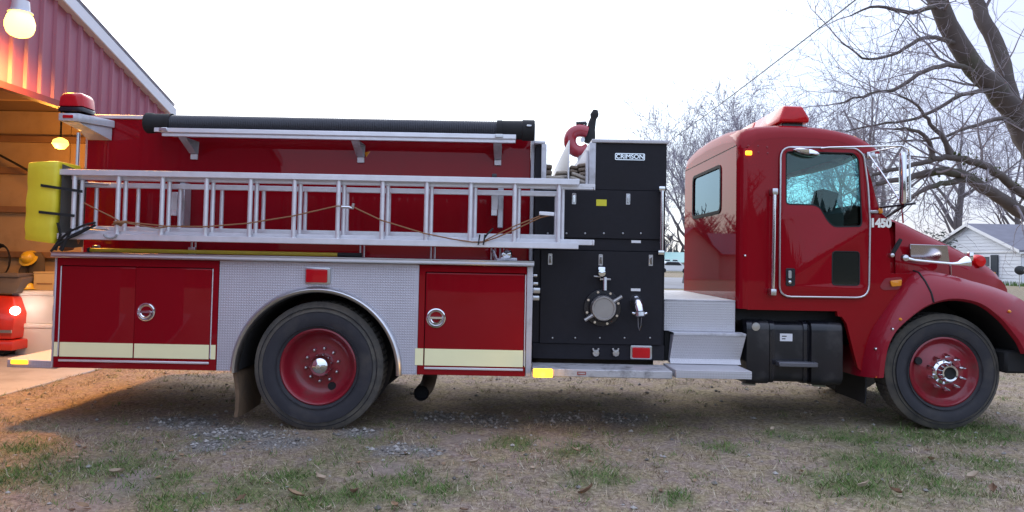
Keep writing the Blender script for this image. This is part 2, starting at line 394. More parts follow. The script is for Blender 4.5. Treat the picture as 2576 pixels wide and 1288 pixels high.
TAN = [mat('dead_blade_%d' % i, c_, .9, spec=.2) for i, c_ in enumerate([(.42, .34, .235), (.33, .26, .18), (.50, .43, .32), (.20, .145, .10), (.30, .27, .15)])]
GRN = [mat('green_blade_%d' % i, c_, .8, spec=.25) for i, c_ in enumerate([(.10, .19, .04), (.13, .21, .06), (.075, .14, .035), (.23, .26, .10)])]
blades('dead_grass', 11000, 12, lambda g, v, b: (1-v*.9)*(1-b*.8)*(1-g*.5), TAN, .012, .045, 'short dead tan grass over the yard', .04)
blades('straw', 9000, 1, lambda g, v, b: (1-v*.7), TAN[:3], .006, .014, 'flattened straw lying over the yard', .01, (4, 9), (.002, .005))
blades('green_grass', 26000, 12, lambda g, v, b: np.clip(g*1.05-.02, 0.05, 1)*(1-v*.95)*(1-b*.6), GRN, .015, .055, 'green tufts growing through the dead grass', .032)
# gravel
STN = [mat('stone_%d' % i, c_, .9, var=.2, vs=30) for i, c_ in enumerate([(.30, .285, .26), (.20, .19, .175), (.38, .36, .335), (.13, .12, .11)])]
P = np.stack([rng.uniform(-5, 5, 60000), rng.uniform(3.5, 9, 60000)], 1); g, v, b = smax(P); P = P[rng.random(len(P)) < v*.55+.012]
mb = MB(); oc = [(1, 0, 0), (-1, 0, 0), (0, 1, 0), (0, -1, 0), (0, 0, 1), (0, 0, -1)]; of = [(0, 2, 4), (2, 1, 4), (1, 3, 4), (3, 0, 4), (2, 0, 5), (1, 2, 5), (3, 1, 5), (0, 3, 5)]
for x, y in P:
    s_ = random.choice((.006, .009, .012, .016, .022)) * random.uniform(.7, 1.2); z = ground_z(x, y); an = random.uniform(0, 3); ca, sa = math.cos(an), math.sin(an)
    j = [random.uniform(.6, 1.3) for _ in range(6)]
    mb.add([(x+s_*(a*ca-b_*sa)*j[i], y+s_*(a*sa+b_*ca)*j[i], z+.3*s_+s_*c_*.65*j[i]) for i, (a, b_, c_) in enumerate(oc)], of)
me, c_ = mb.mesh('gravel', None)
for m_ in STN: me.materials.append(m_)
k = len(me.polygons); me.polygons.foreach_set('material_index', np.repeat(rng.integers(0, 4, k//8+1), 8)[:k])
tag(link('gravel', me, None, c_), 'loose grey gravel scattered on the turf', None, None, 'stuff')
# small leaf litter (stuff) and the larger curled leaves (things)
LEAFM = [mat('dry_leaf_%d' % i, c_, .8, var=.25, vs=25, spec=.3) for i, c_ in enumerate([(.30, .20, .12), (.42, .33, .24), (.17, .10, .06)])]
def leaf_mesh(s_, curl, seed):
    rd = random.Random(seed); mb = MB(); rows = []
    prof = [(-1, .04), (-.6, .38), (-.2, .5), (.2, .42), (.6, .26), (1, .02)]
    for t, hw in prof:
        up = curl*t*t*.5
        hw2 = hw*rd.uniform(.75, 1.2)
        rows.append([Vector((t, -hw2, up+curl*hw2*.9))*s_, Vector((t, 0, up*.6))*s_, Vector((t, hw2*rd.uniform(.7, 1.1), up+curl*hw2*.7))*s_])
    mb.loft(rows); return mb
mb = MB()
for _ in range(420):
    x, y = random.uniform(-5, 6.5), 3.2+6.5*random.random()**1.6
    l_ = leaf_mesh(random.uniform(.012, .03), random.uniform(.2, .9), random.random()); an = random.uniform(0, 6.3); ca, sa = math.cos(an), math.sin(an); z = ground_z(x, y)+.008
    mb.add([(x+a*ca-b_*sa, y+a*sa+b_*ca, z+c_) for a, b_, c_ in l_.v], l_.f)
me, c_ = mb.mesh('leaf_litter', None, smooth=True)
for m_ in LEAFM: me.materials.append(m_)
me.polygons.foreach_set('material_index', np.repeat(rng.integers(0, 3, len(me.polygons)//10+1), 10)[:len(me.polygons)])
tag(link('leaf_litter', me, None, c_), 'small brown leaf scraps in the grass', None, None, 'stuff')
LV = [(296, 1184, 1, 'below the left compartment doors'), (206, 1272, 0, 'at the bottom left corner of the yard'), (606, 1251, 2, 'straight below the brown mudflap'), (804, 1201, 1, 'straight below the rear wheel'),
      (744, 1241, 0, 'left of and below the rear wheel, beside green grass'), (891, 1236, 2, 'right of and below the rear wheel'), (995, 1274, 0, 'at the bottom edge below the wheel arch'), (1196, 1168, 1, 'below the right compartment door'),
      (1448, 1136, 0, 'below the amber turn signal and running board'), (1475, 1244, 2, 'near the bottom edge below the pump panel'), (1943, 1094, 1, 'closest to the truck below the fuel tank'), (2018, 1198, 0, 'farther out below the fuel tank'),
      (2175, 1238, 1, 'on the green patch left of the front wheel'), (2255, 1256, 2, 'at the bottom edge left of the front wheel'), (2343, 1174, 0, 'on the grass straight below the front wheel'), (2445, 1220, 1, 'lower right of the front wheel, paler'), (2500, 1252, 2, 'at the bottom right corner of the yard')]
TONE = ['mid brown', 'pale tan', 'dark brown']
lmeshes = [leaf_mesh(.046, [.7, 1.1, .9][i], i).mesh('fallen_leaf', LEAFM[i], smooth=True, origin=(0, 0, 0))[0] for i in range(3)]
for a, b_, i, where in LV:
    g_ = gnd(a, b_, .03); o = link('fallen_leaf', lmeshes[i], None, (g_.x, g_.y, ground_z(g_.x, g_.y)+.022))
    o.rotation_euler = (random.uniform(-.35, .35), random.uniform(-.3, .3), random.uniform(0, 6.3)); s_ = random.uniform(.8, 1.35); o.scale = (s_, s_*random.uniform(.7, 1), s_)
    tag(o, TONE[i]+' curled dry leaf '+where.replace(', paler', ''), 'leaf', 'curled dry leaves on the turf')
# pavement beyond, road
PAVE = mat('worn_asphalt', (.26, .26, .27), .9, var=.12, vs=.3, dirt=(.2, .19, .18), dscale=.5)
mb = MB().add([(3, 36, .075), (26, 38, .075), (24, 62, .075), (4, 60, .075)], [(0, 1, 2, 3)]); o = mb.build('road', PAVE); tag(o, kind='structure', label='pale asphalt lot beyond the truck')
CONC = mat('station_concrete', (.42, .40, .37), .85, var=.12, vs=1.2, dirt=(.28, .25, .22), dscale=2, dlow=.5, dhigh=.8, bump=.1, bs=30)
o = MB().box(-17.5, -5.0, -5.5, 11.1, -.3, .012).build('pavement', CONC, bevel=.01); tag(o, kind='structure', label='concrete station floor and apron edge')

# ================================================================== STATION
st = empty('fire_station', (-11, 4.5, 0), 'red metal fire station with white roof trim and lit open bay', 'fire station')
WX = -5.2; RIDGE_Y, RIDGE_Z, EAVE_Y = 4.45, 5.32, 10.75; SL = .292
def roofz(y): return RIDGE_Z - SL*abs(y-RIDGE_Y)
STRED = mat('station_red_steel', (.29, .082, .122), .42, .1, .1, var=.1, vs=2)
STW = mat('station_trim_white', (.62, .63, .68), .4, .2, var=.06)
HZ = 3.12; DY0, DY1 = 5.3, 10.25
def corr(y0, y1, zb, name='wall_panel'):
    """one ribbed steel sheet, top cut to the roof slope"""
    yy = []; pitch = .23; k = math.ceil(y0/pitch)
    yy.append((y0, 0))
    y = k*pitch
    while y < y1-.001:
        for dy, d_ in ((-.035, 0), (-.016, .028), (.016, .028), (.035, 0)):
            if y0 < y+dy < y1: yy.append((y+dy, d_))
        y += pitch
    yy.append((y1, 0))
    mb = MB(); mb.loft([[(WX+d_, y, zb) for y, d_ in yy], [(WX+d_, y, roofz(y)-.02) for y, d_ in yy]])
    return mb.build(name, STRED, st)
y = -2.05
while y < DY0-.01: corr(y, min(y+.92, DY0), 0 if y < DY0 else HZ); y += .92
y = DY0
while y < DY1-.01: corr(y, min(y+.92, DY1), HZ); y += .92
corr(DY1, EAVE_Y, 0)
# rake trim, header trim, jambs
for sgn in (1, -1):
    ye = RIDGE_Y + sgn*(EAVE_Y-RIDGE_Y+.05); mb = MB()
    sec = [(WX-.02, -.02), (WX+.10, -.02), (WX+.10, .14), (WX-.02, .14)]
    mb.loft([[(x, RIDGE_Y, roofz(RIDGE_Y)+z) for x, z in sec], [(x, ye, roofz(ye)+z) for x, z in sec]], closed=True)
    mb.build('rake_trim', STW, st, bevel=.008)
    mb = MB(); mb.loft([[(WX+.085, RIDGE_Y, RIDGE_Z+.20), (WX+.085, ye, roofz(ye)+.20)], [(-17.4, RIDGE_Y, RIDGE_Z+.20), (-17.4, ye, roofz(ye)+.20)], [(-17.4, RIDGE_Y, RIDGE_Z+.03), (-17.4, ye, roofz(ye)+.03)], [(WX+.085, RIDGE_Y, RIDGE_Z+.178), (WX+.085, ye, roofz(ye)+.178)]])
    mb.build('roof', STW, st)
MB().box(WX-.06, WX+.035, DY0-.05, DY1+.05, HZ-.05, HZ+.02).build('header_trim', mat('dark_red_trim', (.12, .02, .02), .5), st)
for y in (DY0, DY1): MB().box(WX-.15, WX+.035, y-.05, y+.05, 0.013, HZ-.052).build('door_jamb', STRED, st)
PLY = mat('interior_plywood', (.42, .29, .16), .8, var=.2, vs=1.5, dirt=(.33, .22, .12), dscale=2)
WOODB = mat('interior_beam', (.22, .12, .06), .8, var=.25, vs=3)
PURL = mat('interior_purlin', (.36, .22, .11), .7, var=.2, vs=2)
for i in range(9):        # plywood sheets on the far side wall
    x = -17.2+i*1.33; MB().box(x+.006, x+1.324, 10.62, 10.66, .02, 3.488).build('plywood_sheet', PLY, st)
MB().box(-17.3, -17.25, -2, 10.6, .02, 3.4).build('interior_wall', PLY, st)
MB().box(-17.3, WX-.01, 10.69, 10.745, 0, roofz(10.73)+.06).build('side_wall', STRED, st)
for z in (.62, 1.32, 1.98, 2.55, 3.02): MB().box(-17.2, -5.35, 10.52, 10.618, z, z+.09).build('wall_girt', WOODB, st, bevel=.006)
for i in range(7):        # roof purlins over the bay
    y = 4.9+i*.82; MB().box(-17.2, -5.3, y, y+.07, roofz(y)-.26, roofz(y)-.02).build('roof_purlin', PURL, st)
mb = MB(); mb.loft([[(-5.28, 4.5, roofz(4.5)-.015), (-5.28, 10.73, roofz(10.73)-.015)], [(-17.2, 4.5, roofz(4.5)-.015), (-17.2, 10.73, roofz(10.73)-.015)]]); mb.build('ceiling_sheet', mat('interior_roof_foil', (.26, .165, .09), .6, .2, var=.2, vs=3), st)
for x in (-7.6, -10.2, -12.8):
    MB().tube([(x, 10.5, 3.1), (x, 4.6, 3.1)], .045, 6).build('truss_chord', PURL, st)
    MB().tube([(x, 10.5, 3.14), (x, 9.0, 3.75), (x, 8.0, 3.1), (x, 6.6, 4.45), (x, 5.4, 3.1)], .03, 6).build('truss_web', PURL, st)
# outside lamp
def point(name, loc, e_, col, r=.08):
    pl = bpy.data.lights.new(name, 'POINT'); pl.energy = e_; pl.color = col; pl.shadow_soft_size = r
    o = bpy.data.objects.new(name, pl); C.objects.link(o); o.location = loc; return o
LITW = mat('lit_lamp_glass', (.9, .7, .3), .4, emit=(1, .60, .13), es=3.6)
p0 = w(50, 62, 7.0)
lamp = empty('wall_lamp', p0, 'glowing amber barn lamp high on the red gable wall', 'lamp')
MB().lathe([(.02, .13), (.08, .125), (.112, .08), (.13, .02), (.129, -.03), (.112, -.08), (.085, -.108), (.045, -.124), (.005, -.127)], p0, 'Z', 32).build('lamp_globe', LITW, lamp, True)
MB().lathe([(.005, .24), (.075, .235), (.085, .14), (.11, .125), (.11, .115)], p0, 'Z', 16).build('lamp_cap', STW, lamp, True)
MB().tube([(p0.x, p0.y, p0.z+.2), (p0.x-.1, p0.y, p0.z+.32), (WX+.02, p0.y, p0.z+.34)], .03, 8).build('lamp_arm', STW, lamp, True)
spl = bpy.data.lights.new('wall_lamp_light', 'SPOT'); spl.energy = 560; spl.color = (1, .42, .07); spl.spot_size = R(150); spl.spot_blend = .5; spl.shadow_soft_size = .35
spo = bpy.data.objects.new('wall_lamp_light', spl); C.objects.link(spo); spo.location = (p0.x+.03, p0.y, p0.z-.16); spo.rotation_euler = (0, R(12), 0)
p0 = w(152, 360, 9.6)
il = empty('hanging_lamp', p0, 'glowing bare lamp hanging inside the open station bay', 'lamp')
MB().lathe([(.005, -.085), (.06, -.07), (.10, -.01), (.085, .04), (.03, .07), (.005, .075)], p0, 'Z', 18).build('lamp_bulb', mat('lit_bulb', (.9, .7, .3), .4, emit=(1, .55, .085), es=2.8), il, True)
MB().tube([p0+Vector((0, 0, .07)), (p0.x, p0.y, roofz(p0.y)-.05)], .012, 6).build('lamp_cord', BLKM, il)
point('bay_light', (p0.x-.05, p0.y-.1, p0.z-.22), 46, (1, .40, .06), .12)
point('bay_light_deep', (-11, 8.6, 2.85), 42, (1, .40, .06), .12)
p0 = Vector((-11, 8.6, 2.98)); il2 = empty('hanging_lamp', p0, 'lamp hanging deep inside the station bay beyond the near lamp', 'lamp')
MB().lathe([(.005, -.085), (.06, -.07), (.10, -.01), (.085, .04), (.03, .07), (.005, .075)], p0, 'Z', 14).build('lamp_bulb', LITW, il2, True)
MB().tube([p0+Vector((0, 0, .07)), (p0.x, p0.y, roofz(p0.y)-.05)], .012, 6).build('lamp_cord', BLKM, il2)
# things in the bay
def cooler(px0, py0, px1, py1, Y, label):
    x0, x1, z0, z1 = rect(px0, py0, px1, py1, Y); t = empty('storage_chest', ((x0+x1)/2, Y+.2, z0), label, 'chest', 'white chests stacked in the bay')
    h = z1-z0
    mb = MB().loft([[(x0+.03, Y+.02, z0), (x1-.03, Y+.02, z0), (x1-.03, Y+.45, z0), (x0+.03, Y+.45, z0)], [(x0, Y, z0+h*.84), (x1, Y, z0+h*.84), (x1, Y+.47, z0+h*.84), (x0, Y+.47, z0+h*.84)]], closed=True).add([(x0+.03, Y+.02, z0), (x1-.03, Y+.02, z0), (x1-.03, Y+.45, z0), (x0+.03, Y+.45, z0)], [(0, 1, 2, 3)])
    mb.build('chest_body', WHITEP, t, bevel=.015, seg=2)
    MB().box(x0-.012, x1+.012, Y-.012, Y+.482, z0+h*.85, z1-.003).build('lid', WHITEP, t, bevel=.012, seg=2)
    return t
cooler(30, 814, 168, 893, 9.85, 'white plastic chest on the station floor under another chest')
cooler(32, 731, 168, 814, 9.85, 'white plastic chest stacked on top, yellow helmet and carton on its lid')
CARD = mat('cardboard', (.50, .36, .17), .85, var=.12, vs=6)
x0, x1, z0, z1 = rect(84, 684, 150, 730, 9.95); t = empty('cardboard_carton', ((x0+x1)/2, 10.1, z0), 'brown cardboard carton on the white chests', 'carton')
MB().box(x0, x1, 9.95, 10.3, z0, z1-.02).build('carton_body', CARD, t, bevel=.006); MB().box(x0-.003, x1+.003, 9.947, 10.12, z1-.019, z1).build('flap', CARD, t); MB().box(x0-.003, x1+.003, 10.13, 10.303, z1-.019, z1-.003).build('flap', CARD, t)
MB().box(x0+.05, x1-.1, 9.944, 9.949, z0+.08, z0+.095).build('print_line', WOODB, t)
HELM = mat('helmet_yellow', (.70, .46, .03), .3, 0, .4)
def helmet(c, r, label, tilt):
    t = empty('fire_helmet', c, label, 'helmet', 'yellow fire helmets in the bay')
    mb = MB().lathe([(.002, r*.85), (r*.45, r*.78), (r*.78, r*.5), (r*.95, .05*r), (r*.97, -.08*r), (r*1.0, -.1*r)], (0, 0, 0), 'Z', 20)
    o = mb.build('helmet_shell', HELM, t, True); o.location = (0, 0, r*.3); o.rotation_euler = (tilt, 0, 0)
    mb = MB().lathe([(r*.9, -.05*r), (r*1.28, -.16*r), (r*1.3, -.2*r), (r*.9, -.12*r)], (0, 0, 0), 'Z', 20); o2 = mb.build('brim', HELM, t, True); o2.location = Vector((0, 0, r*.3)) + Matrix.Rotation(tilt, 3, 'X') @ Vector((0, 0, -r*.5)); o2.rotation_euler = (tilt, 0, 0)
    mb = MB().box(-.09*r, .09*r, -.6*r, .6*r, .62*r, .86*r); o3 = mb.build('ridge', HELM, t, bevel=.01); o3.location = Vector((0, 0, r*.3)) + Matrix.Rotation(tilt, 3, 'X') @ Vector((0, 0, r*.3)); o3.rotation_euler = (tilt, 0, 0)
    return t
helmet(w(68, 722, 9.95), .095, 'yellow fire helmet resting on the upper white chest', 0)
helmet(w(66, 650, 10.34), .10, 'yellow fire helmet hanging on the bay wall over a dark coat', R(60))
COAT = mat('turnout_coat', (.10, .075, .045), .9, var=.3, vs=8, bump=.4, bs=12)
x0, x1, z0, z1 = rect(70, 640, 108, 690, 10.42); t = empty('turnout_coat', ((x0+x1)/2, 10.45, z0), 'dark fire coat hanging on the wall behind the yellow helmet', 'coat')
mb = MB().loft([[((x0+x1)/2+math.cos(a)*(x1-x0)*k_, 10.45+math.sin(a)*.055, z) for a in np.linspace(0, 2*math.pi, 12, endpoint=False)] for k_, z in ((.62, z0-.35), (.58, z0), (.55, (z0+z1)/2), (.5, z1-.05), (.2, z1+.03))], closed=True); mb.build('coat_body', COAT, t, True)
MB().tube([(x0+.02, 10.44, z1-.05), (x0-.07, 10.43, z0+.05), (x0-.09, 10.42, z0-.25)], [.05, .055, .045], 8).build('sleeve', COAT, t, True)
x0, x1, z0, z1 = rect(-60, 694, 42, 738, 9.7); t = empty('folded_tarp', ((x0+x1)/2, 9.9, z0), 'dark grey folded tarp on the red machine', 'tarp')
GREYT = mat('grey_tarp', (.12, .10, .09), .8, var=.2, bump=.3, bs=10)
MB().loft([[(x0, 9.7, z0), (x1-.02, 9.7, z0), (x1+.06, 9.75, z1-.02), (x0, 9.75, z1)], [(x0, 10.1, z0), (x1, 10.1, z0), (x1+.05, 10.1, z1), (x0, 10.1, z1)]], closed=True, cap=True).build('tarp_fold', GREYT, t, bevel=.02, seg=2); MB().box(x0, x1, 9.72, 10.08, z1-.018, z1+.035).build('tarp_fold', GREYT, t, bevel=.015, seg=2)
REDG = mat('glossy_red_plastic', (.55, .03, .015), .3, 0, .5, var=.1)
x0, x1, z0, z1 = rect(-90, 742, 27, 898, 9.6); t = empty('utility_vehicle', ((x0+x1)/2, 9.9, 0), 'red machine with a lit headlamp beside the white chests', 'vehicle')
MB().loft([[(x0, 9.62, .24), (x1, 9.62, .24), (x1+.03, 9.62, z1-.25), (x1-.05, 9.7, z1-.02), (x0, 9.7, z1)], [(x0, 10.4, .24), (x1, 10.4, .24), (x1+.03, 10.4, z1-.25), (x1-.05, 10.4, z1-.02), (x0, 10.4, z1)]], closed=True, cap=True).build('body', REDG, t, bevel=.03, seg=2)
MB().box(x0, x1+.06, 9.56, 10.42, .10, .23).build('bumper', REDG, t, bevel=.02, seg=2)
hl = w(42, 782, 9.585); MB().lathe([(.001, -.03), (.05, -.02), (.06, .02), (.055, .04)], hl+Vector((-.03, 0, 0)), 'Y', 16).build('headlight', mat('lit_headlamp', (1, 1, 1), .3, emit=(1, .93, .75), es=6), t, True)
mb = MB().box(x0, x1+.02, 9.585, 9.6, .33, .37); mb.build('chrome_strip', CHROME, t)
for xx in (x0+.2, x1-.2): MB().lathe([(.0, 9.65-9.7), (.13, -.05), (.15, -.02), (.15, .12), (.0, .12)], (xx, 9.72, .16), 'Y', 18).build('wheel', BLKM, t, True)
c0 = w(6, 655, 10.45); mb = MB()
for k_ in range(4): mb.tube([c0+Vector((math.cos(a)*(.11+.012*k_), -.02*k_, math.sin(a)*(.2+.012*k_))) for a in np.linspace(0, 2*math.pi, 20, endpoint=False)], .011, 6, closed=True)
o = mb.build('coiled_cable', BLKM, None, True); tag(o, 'black cable coil hanging on the bay wall above the tarp', 'cable')
o = MB().tube([w(-10, 385, 10.4), w(40, 412, 10.3), w(100, 445, 10.2), w(150, 470, 10.25)], .018, 6).build('conduit', BLKM, st)

# ================================================================== TRUCK
YC = 7.15
T = empty('fire_truck', (.2, YC, 0), 'red fire engine with ladder racks parked beside the metal station', 'fire truck')
def mir(y): return 2*YC - y
YB = 5.9            # near face of lower body
XL, XR, ZB, ZT = -3.70, .165, .492, 1.388
# wheel arch
AC = w(795, 943, YB); AR = .694; ARC = (AC.x, .492)
# inner body boxes around the wheel wells
DARKR = mat('body_inner_red', (.06, .006, .008), .6)
mb = MB().box(XL, -2.42, YB+.045, mir(YB)-.045, ZB+.005, ZT-.004).box(-.74, XR-.003, YB+.045, mir(YB)-.045, ZB+.005, ZT-.004).box(-2.42, -.74, YB+.045, mir(YB)-.045, 1.30, ZT-.004).box(-2.42, -.74, 6.75, mir(6.75), .62, 1.30)
mb.build('body_shell', DARKR, T)
def door_rect(px0, py0, px1, py1, Y=YB): return rect(px0, py0, px1, py1, Y)
def frame_and_doors(x0, x1, doors, names):
    holes = [rpoly(rc(d[0]-.007, d[1]+.007, d[2]-.007, d[3]+.007), .01, 2) for d in doors]
    MB().plate(rc(x0, x1, ZB, ZT-.002), holes, YB, YB+.04).build('compartment_frame', RED, T, bevel=.003)
    return [MB().plate(rpoly(rc(*d), .012, 3), [], YB-.004, YB+.03).build(nm_, RED, T, bevel=.004, seg=2) for d, nm_ in zip(doors, names)]
dl = door_rect(160, 668, 339, 900); dz0, dz1 = .590, 1.318
x_a, x_b, x_c = w(153, 780, YB).x, w(340, 785, YB).x, w(530, 790, YB).x
doorsL = frame_and_doors(-3.714, w(547, 800, YB).x, [(x_a, x_b-.004, dz0, dz1), (x_b+.004, x_c, dz0, dz1)], ['compartment_door', 'compartment_door'])
xd0, xd1 = w(1070, 800, YB).x, w(1318, 805, YB).x
XD0 = w(1052, 800, YB).x
doorR = frame_and_doors(XD0, .128, [(xd0, xd1, .577, 1.322)], ['compartment_door'])[0]
# reflective stripes
def stripe(x0, x1, z0, z1, parent): MB().box(x0, x1, YB-.0065, YB-.0042, z0, z1).build('reflective_stripe', STRIPE, parent)
sz0, sz1 = .588, .706
sz0 = w(345, 900, YB).z; sz1 = w(345, 864, YB).z
stripe(x_a+.006, x_b-.006, sz0, sz1, doorsL[0]); stripe(x_b+.006, x_c-.003, sz0, sz1, doorsL[1])
MB().box(-3.713, x_a-.010, YB-.003, YB-.0005, sz0, sz1).build('reflective_stripe', STRIPE, T); MB().box(x_c+.010, w(546, 800, YB).x-.003, YB-.003, YB-.0005, sz0, sz1).build('reflective_stripe', STRIPE, T)
sz0 = w(1190, 921, YB).z; sz1 = w(1190, 879, YB).z
stripe(xd0+.002, xd1-.002, sz0, sz1, doorR); MB().box(w(1044, 900, YB).x, xd0-.010, YB-.0035, YB-.0005, sz0, sz1).build('reflective_stripe', STRIPE, T); MB().box(xd1+.010, .126, YB-.0035, YB-.0005, sz0, sz1).build('reflective_stripe', STRIPE, T)
# door drip trims and sills
for (a, b_, z) in ((x_a, x_c, .553), (xd0, xd1, .548)): MB().box(a, b_, YB-.012, YB-.001, z-.010, z+.008).build('sill_trim', ALU, T, bevel=.003)
for d in (x_a-.008, x_c+.008): MB().tube([(d, YB-.003, dz0), (d, YB-.003, dz1)], .0045, 6).build('door_hinge', ALUD, T)
MB().tube([(xd1+.008, YB-.003, .58), (xd1+.008, YB-.003, 1.32)], .0045, 6).build('door_hinge', ALUD, T)
def latch(px, py, r, parent):
    c = w(px, py, YB-.005)
    b_ = MB().lathe([(r*.80, -.004), (r*.86, -.010), (r*.97, -.008), (r, 0)], c, 'Y', 28).build('latch_ring', CHROME, parent, True)
    MB().lathe([(.001, .006), (r*.5, .004), (r*.80, -.003)], c, 'Y', 28).build('latch_cup', CHROMED, b_, True)
    h = MB(); h.plate(rpoly([(c.x-r*.66, c.z-r*.08), (c.x+r*.66, c.z-r*.08), (c.x+r*.6, c.z+r*.14), (c.x-r*.6, c.z+r*.14)], r*.08, 2), [], YB-.021, YB-.009); h.build('latch_handle', CHROME, b_, bevel=.002)
    h = MB(); h.tube([(c.x+math.cos(a)*r*.56, YB-.016, c.z+math.sin(a)*r*.56) for a in np.linspace(math.pi*1.08, math.pi*1.92, 10)], r*.11, 6); h.build('latch_grip', CHROME, b_, True)
latch(368, 785, .076, doorsL[1]); latch(1097, 800, .081, doorR)
# diamond plate wheel panel with arch
arc = [(ARC[0]+math.cos(a)*AR, ARC[1]+math.sin(a)*AR) for a in np.linspace(math.pi, 0, 41)]
XP0, XP1 = w(548, 800, YB).x+.002, XD0-.002
out = [(XP0, ZB), (ARC[0]-AR, ZB)] + arc[1:-1] + [(ARC[0]+AR, ZB), (XP1, ZB), (XP1, ZT-.002), (XP0, ZT-.002)]
MB().plate(out, [], YB+.001, YB+.03).build('wheel_panel', DIA, T)
# polished arch trim
rows = []
for a in np.linspace(math.pi*1.005, -.005*math.pi, 49):
    row = []
    for (dr, dy) in ((.006, -.002), (.0, -.018), (-.018, -.032), (-.036, -.026), (-.046, -.004), (-.048, .05)):
        row.append((ARC[0]+math.cos(a)*(AR+dr), YB+dy, ARC[1]+math.sin(a)*(AR+dr)))
    rows.append(row)
MB().loft(rows).build('arch_trim', CHROMED, T, True)
MB().loft([[(ARC[0]+math.cos(a)*(AR-.047), YB+.05, ARC[1]+math.sin(a)*(AR-.047)), (ARC[0]+math.cos(a)*(AR-.047), 6.74, ARC[1]+math.sin(a)*(AR-.047))] for a in np.linspace(math.pi, 0, 33)]).build('wheel_well', BLKM, T, True)
# shelf and corner trims
SHZ0, SHZ1 = 1.390, 1.434
MB().box(-3.735, .185, YB-.055, YB-.035, SHZ0, SHZ1).box(-3.735, .185, YB-.035, 6.24, SHZ1-.012, SHZ1-.002).build('shelf_trim', ALU, T, bevel=.003)
MB().box(-3.735, .185, YB-.064, YB-.0555, SHZ0+.002, SHZ0+.014).box(-3.735, .185, YB-.064, YB-.0555, SHZ1-.012, SHZ1).build('shelf_bead', CHROMED, T, bevel=.003)
MB().box(-3.733, -3.716, YB-.004, YB+.05, ZB, ZT).build('corner_trim', DIA, T, bevel=.004)
MB().box(.130, .178, YB-.006, YB+.05, ZB, ZT).build('corner_trim', ALUW, T, bevel=.004)
# rear face
MB().plate(rc(YB+.02, mir(YB)-.02, ZB, ZT), [], -3.745, -3.734, 'X').build('rear_panel', DIA, T, bevel=.003)
for z0_, z1_ in ((1.06, 1.17), (.86, 1.0), (.7, .83)): MB().box(-3.775, -3.746, YB+.05, YB+.5, z0_, z1_).build('rear_handle', ALUW, T, bevel=.012, seg=2)
# tailboard
tz = w(80, 915, 5.95).z
mb = MB(); mb.plate([(-3.71, 5.93), (-4.13, 5.96), (-4.17, 6.02), (-4.17, mir(6.02)), (-4.13, mir(5.96)), (-3.71, mir(5.93))], [], tz-.035, tz+.03, 'Z'); mb.build('tailboard', DIA, T, bevel=.004)
x0, x1, z0, z1 = rect(27, 905, 70, 916, 5.945); MB().box(x0, x1, 5.938, 5.952, z0, z1).build('marker_light', LITA2, T, bevel=.008, seg=2)
# upper tank body
YU = 6.25; UZ1 = 2.60
MB().plate(rpoly(rc(-3.715, .150, 1.425, UZ1), .01, 2), [], YU, YU+.03).build('tank_panel', RED, T, bevel=.006, seg=2)
MB().box(-3.71, .148, YU+.032, mir(YU)-.032, 1.425, UZ1-.02).build('tank_body', DARKR, T)
MB().plate(rpoly(rc(-3.715, .150, 1.425, UZ1), .01, 2), [], mir(YU)-.03, mir(YU)).build('tank_panel', RED, T, bevel=.006)
MB().box(-3.72, .16, YU-.012, YU+.06, UZ1+.001, UZ1+.035).build('top_trim', ALU, T, bevel=.004)
MB().box(-3.72, .16, mir(YU)-.06, mir(YU)+.012, UZ1+.001, UZ1+.035).build('top_trim', ALU, T, bevel=.004)
MB().box(.152, .184, YU-.008, YU+.05, 1.436, UZ1+.03).build('corner_trim', ALUW, T, bevel=.004)
MB().box(-3.735, -3.716, YU+.005, mir(YU)-.005, 1.436, UZ1-.01).build('rear_panel', DIA, T)
# rear beacon bracket
A0 = w(147, 284, 5.93); A1 = w(147, 303, 5.93); B0 = w(266, 306, 6.42); B1 = w(266, 341, 6.42)
mb = MB().loft([[(A0.x, 5.93, A1.z), (A0.x+.17, 5.93, A1.z-.005), (A0.x+.17, 5.93, A0.z), (A0.x, 5.93, A0.z)], [(A0.x+.02, 6.25, A1.z), (-3.48, 6.248, A1.z), (-3.48, 6.248, A0.z), (A0.x+.02, 6.25, A0.z)]], closed=True)
mb.add([(A0.x, 5.93, A1.z), (A0.x+.17, 5.93, A1.z-.005), (A0.x+.17, 5.93, A0.z), (A0.x, 5.93, A0.z)], [(0, 1, 2, 3)]); mb.add([(A0.x+.02, 6.25, A1.z), (-3.48, 6.248, A1.z), (-3.48, 6.248, A0.z), (A0.x+.02, 6.25, A0.z)], [(0, 1, 2, 3)])
mb.build('beacon_bracket', ALUW, T, bevel=.004)
gx0 = A0.x+.02
mb = MB().loft([[(gx0, 5.96, A1.z-.006), (gx0+.13, 5.95, A1.z-.006), (-3.5, 6.24, A1.z-.002), (gx0+.02, 6.24, A1.z-.002)], [(gx0+.05, 6.10, A1.z-.05), (gx0+.13, 6.08, A1.z-.05), (-3.5, 6.24, A1.z-.11), (gx0+.05, 6.24, A1.z-.11)]], closed=True, cap=True).build('bracket_gusset', ALUW, T)
x0, x1, z0, z1 = rect(158, 289, 184, 297, 5.928); MB().box(x0, x1, 5.922, 5.9295, z0, z1).build('marker_light', LENSR, T, bevel=.003)
x0, x1, z0, z1 = rect(160, 236, 222, 284, 6.03); cx = (x0+x1)/2; wd = (x1-x0)/2
bcn = MB().loft([[(cx+sx*k_, 6.05+sy*k_*.9, z) for sx, sy in ((-1, -1), (1, -1), (1, 1), (-1, 1))] for k_, z in ((wd, z0+.002), (wd*1.02, z0+.035), (wd*.8, z0+.045))], closed=True).build('beacon', BLKG, T, bevel=.01, seg=2)
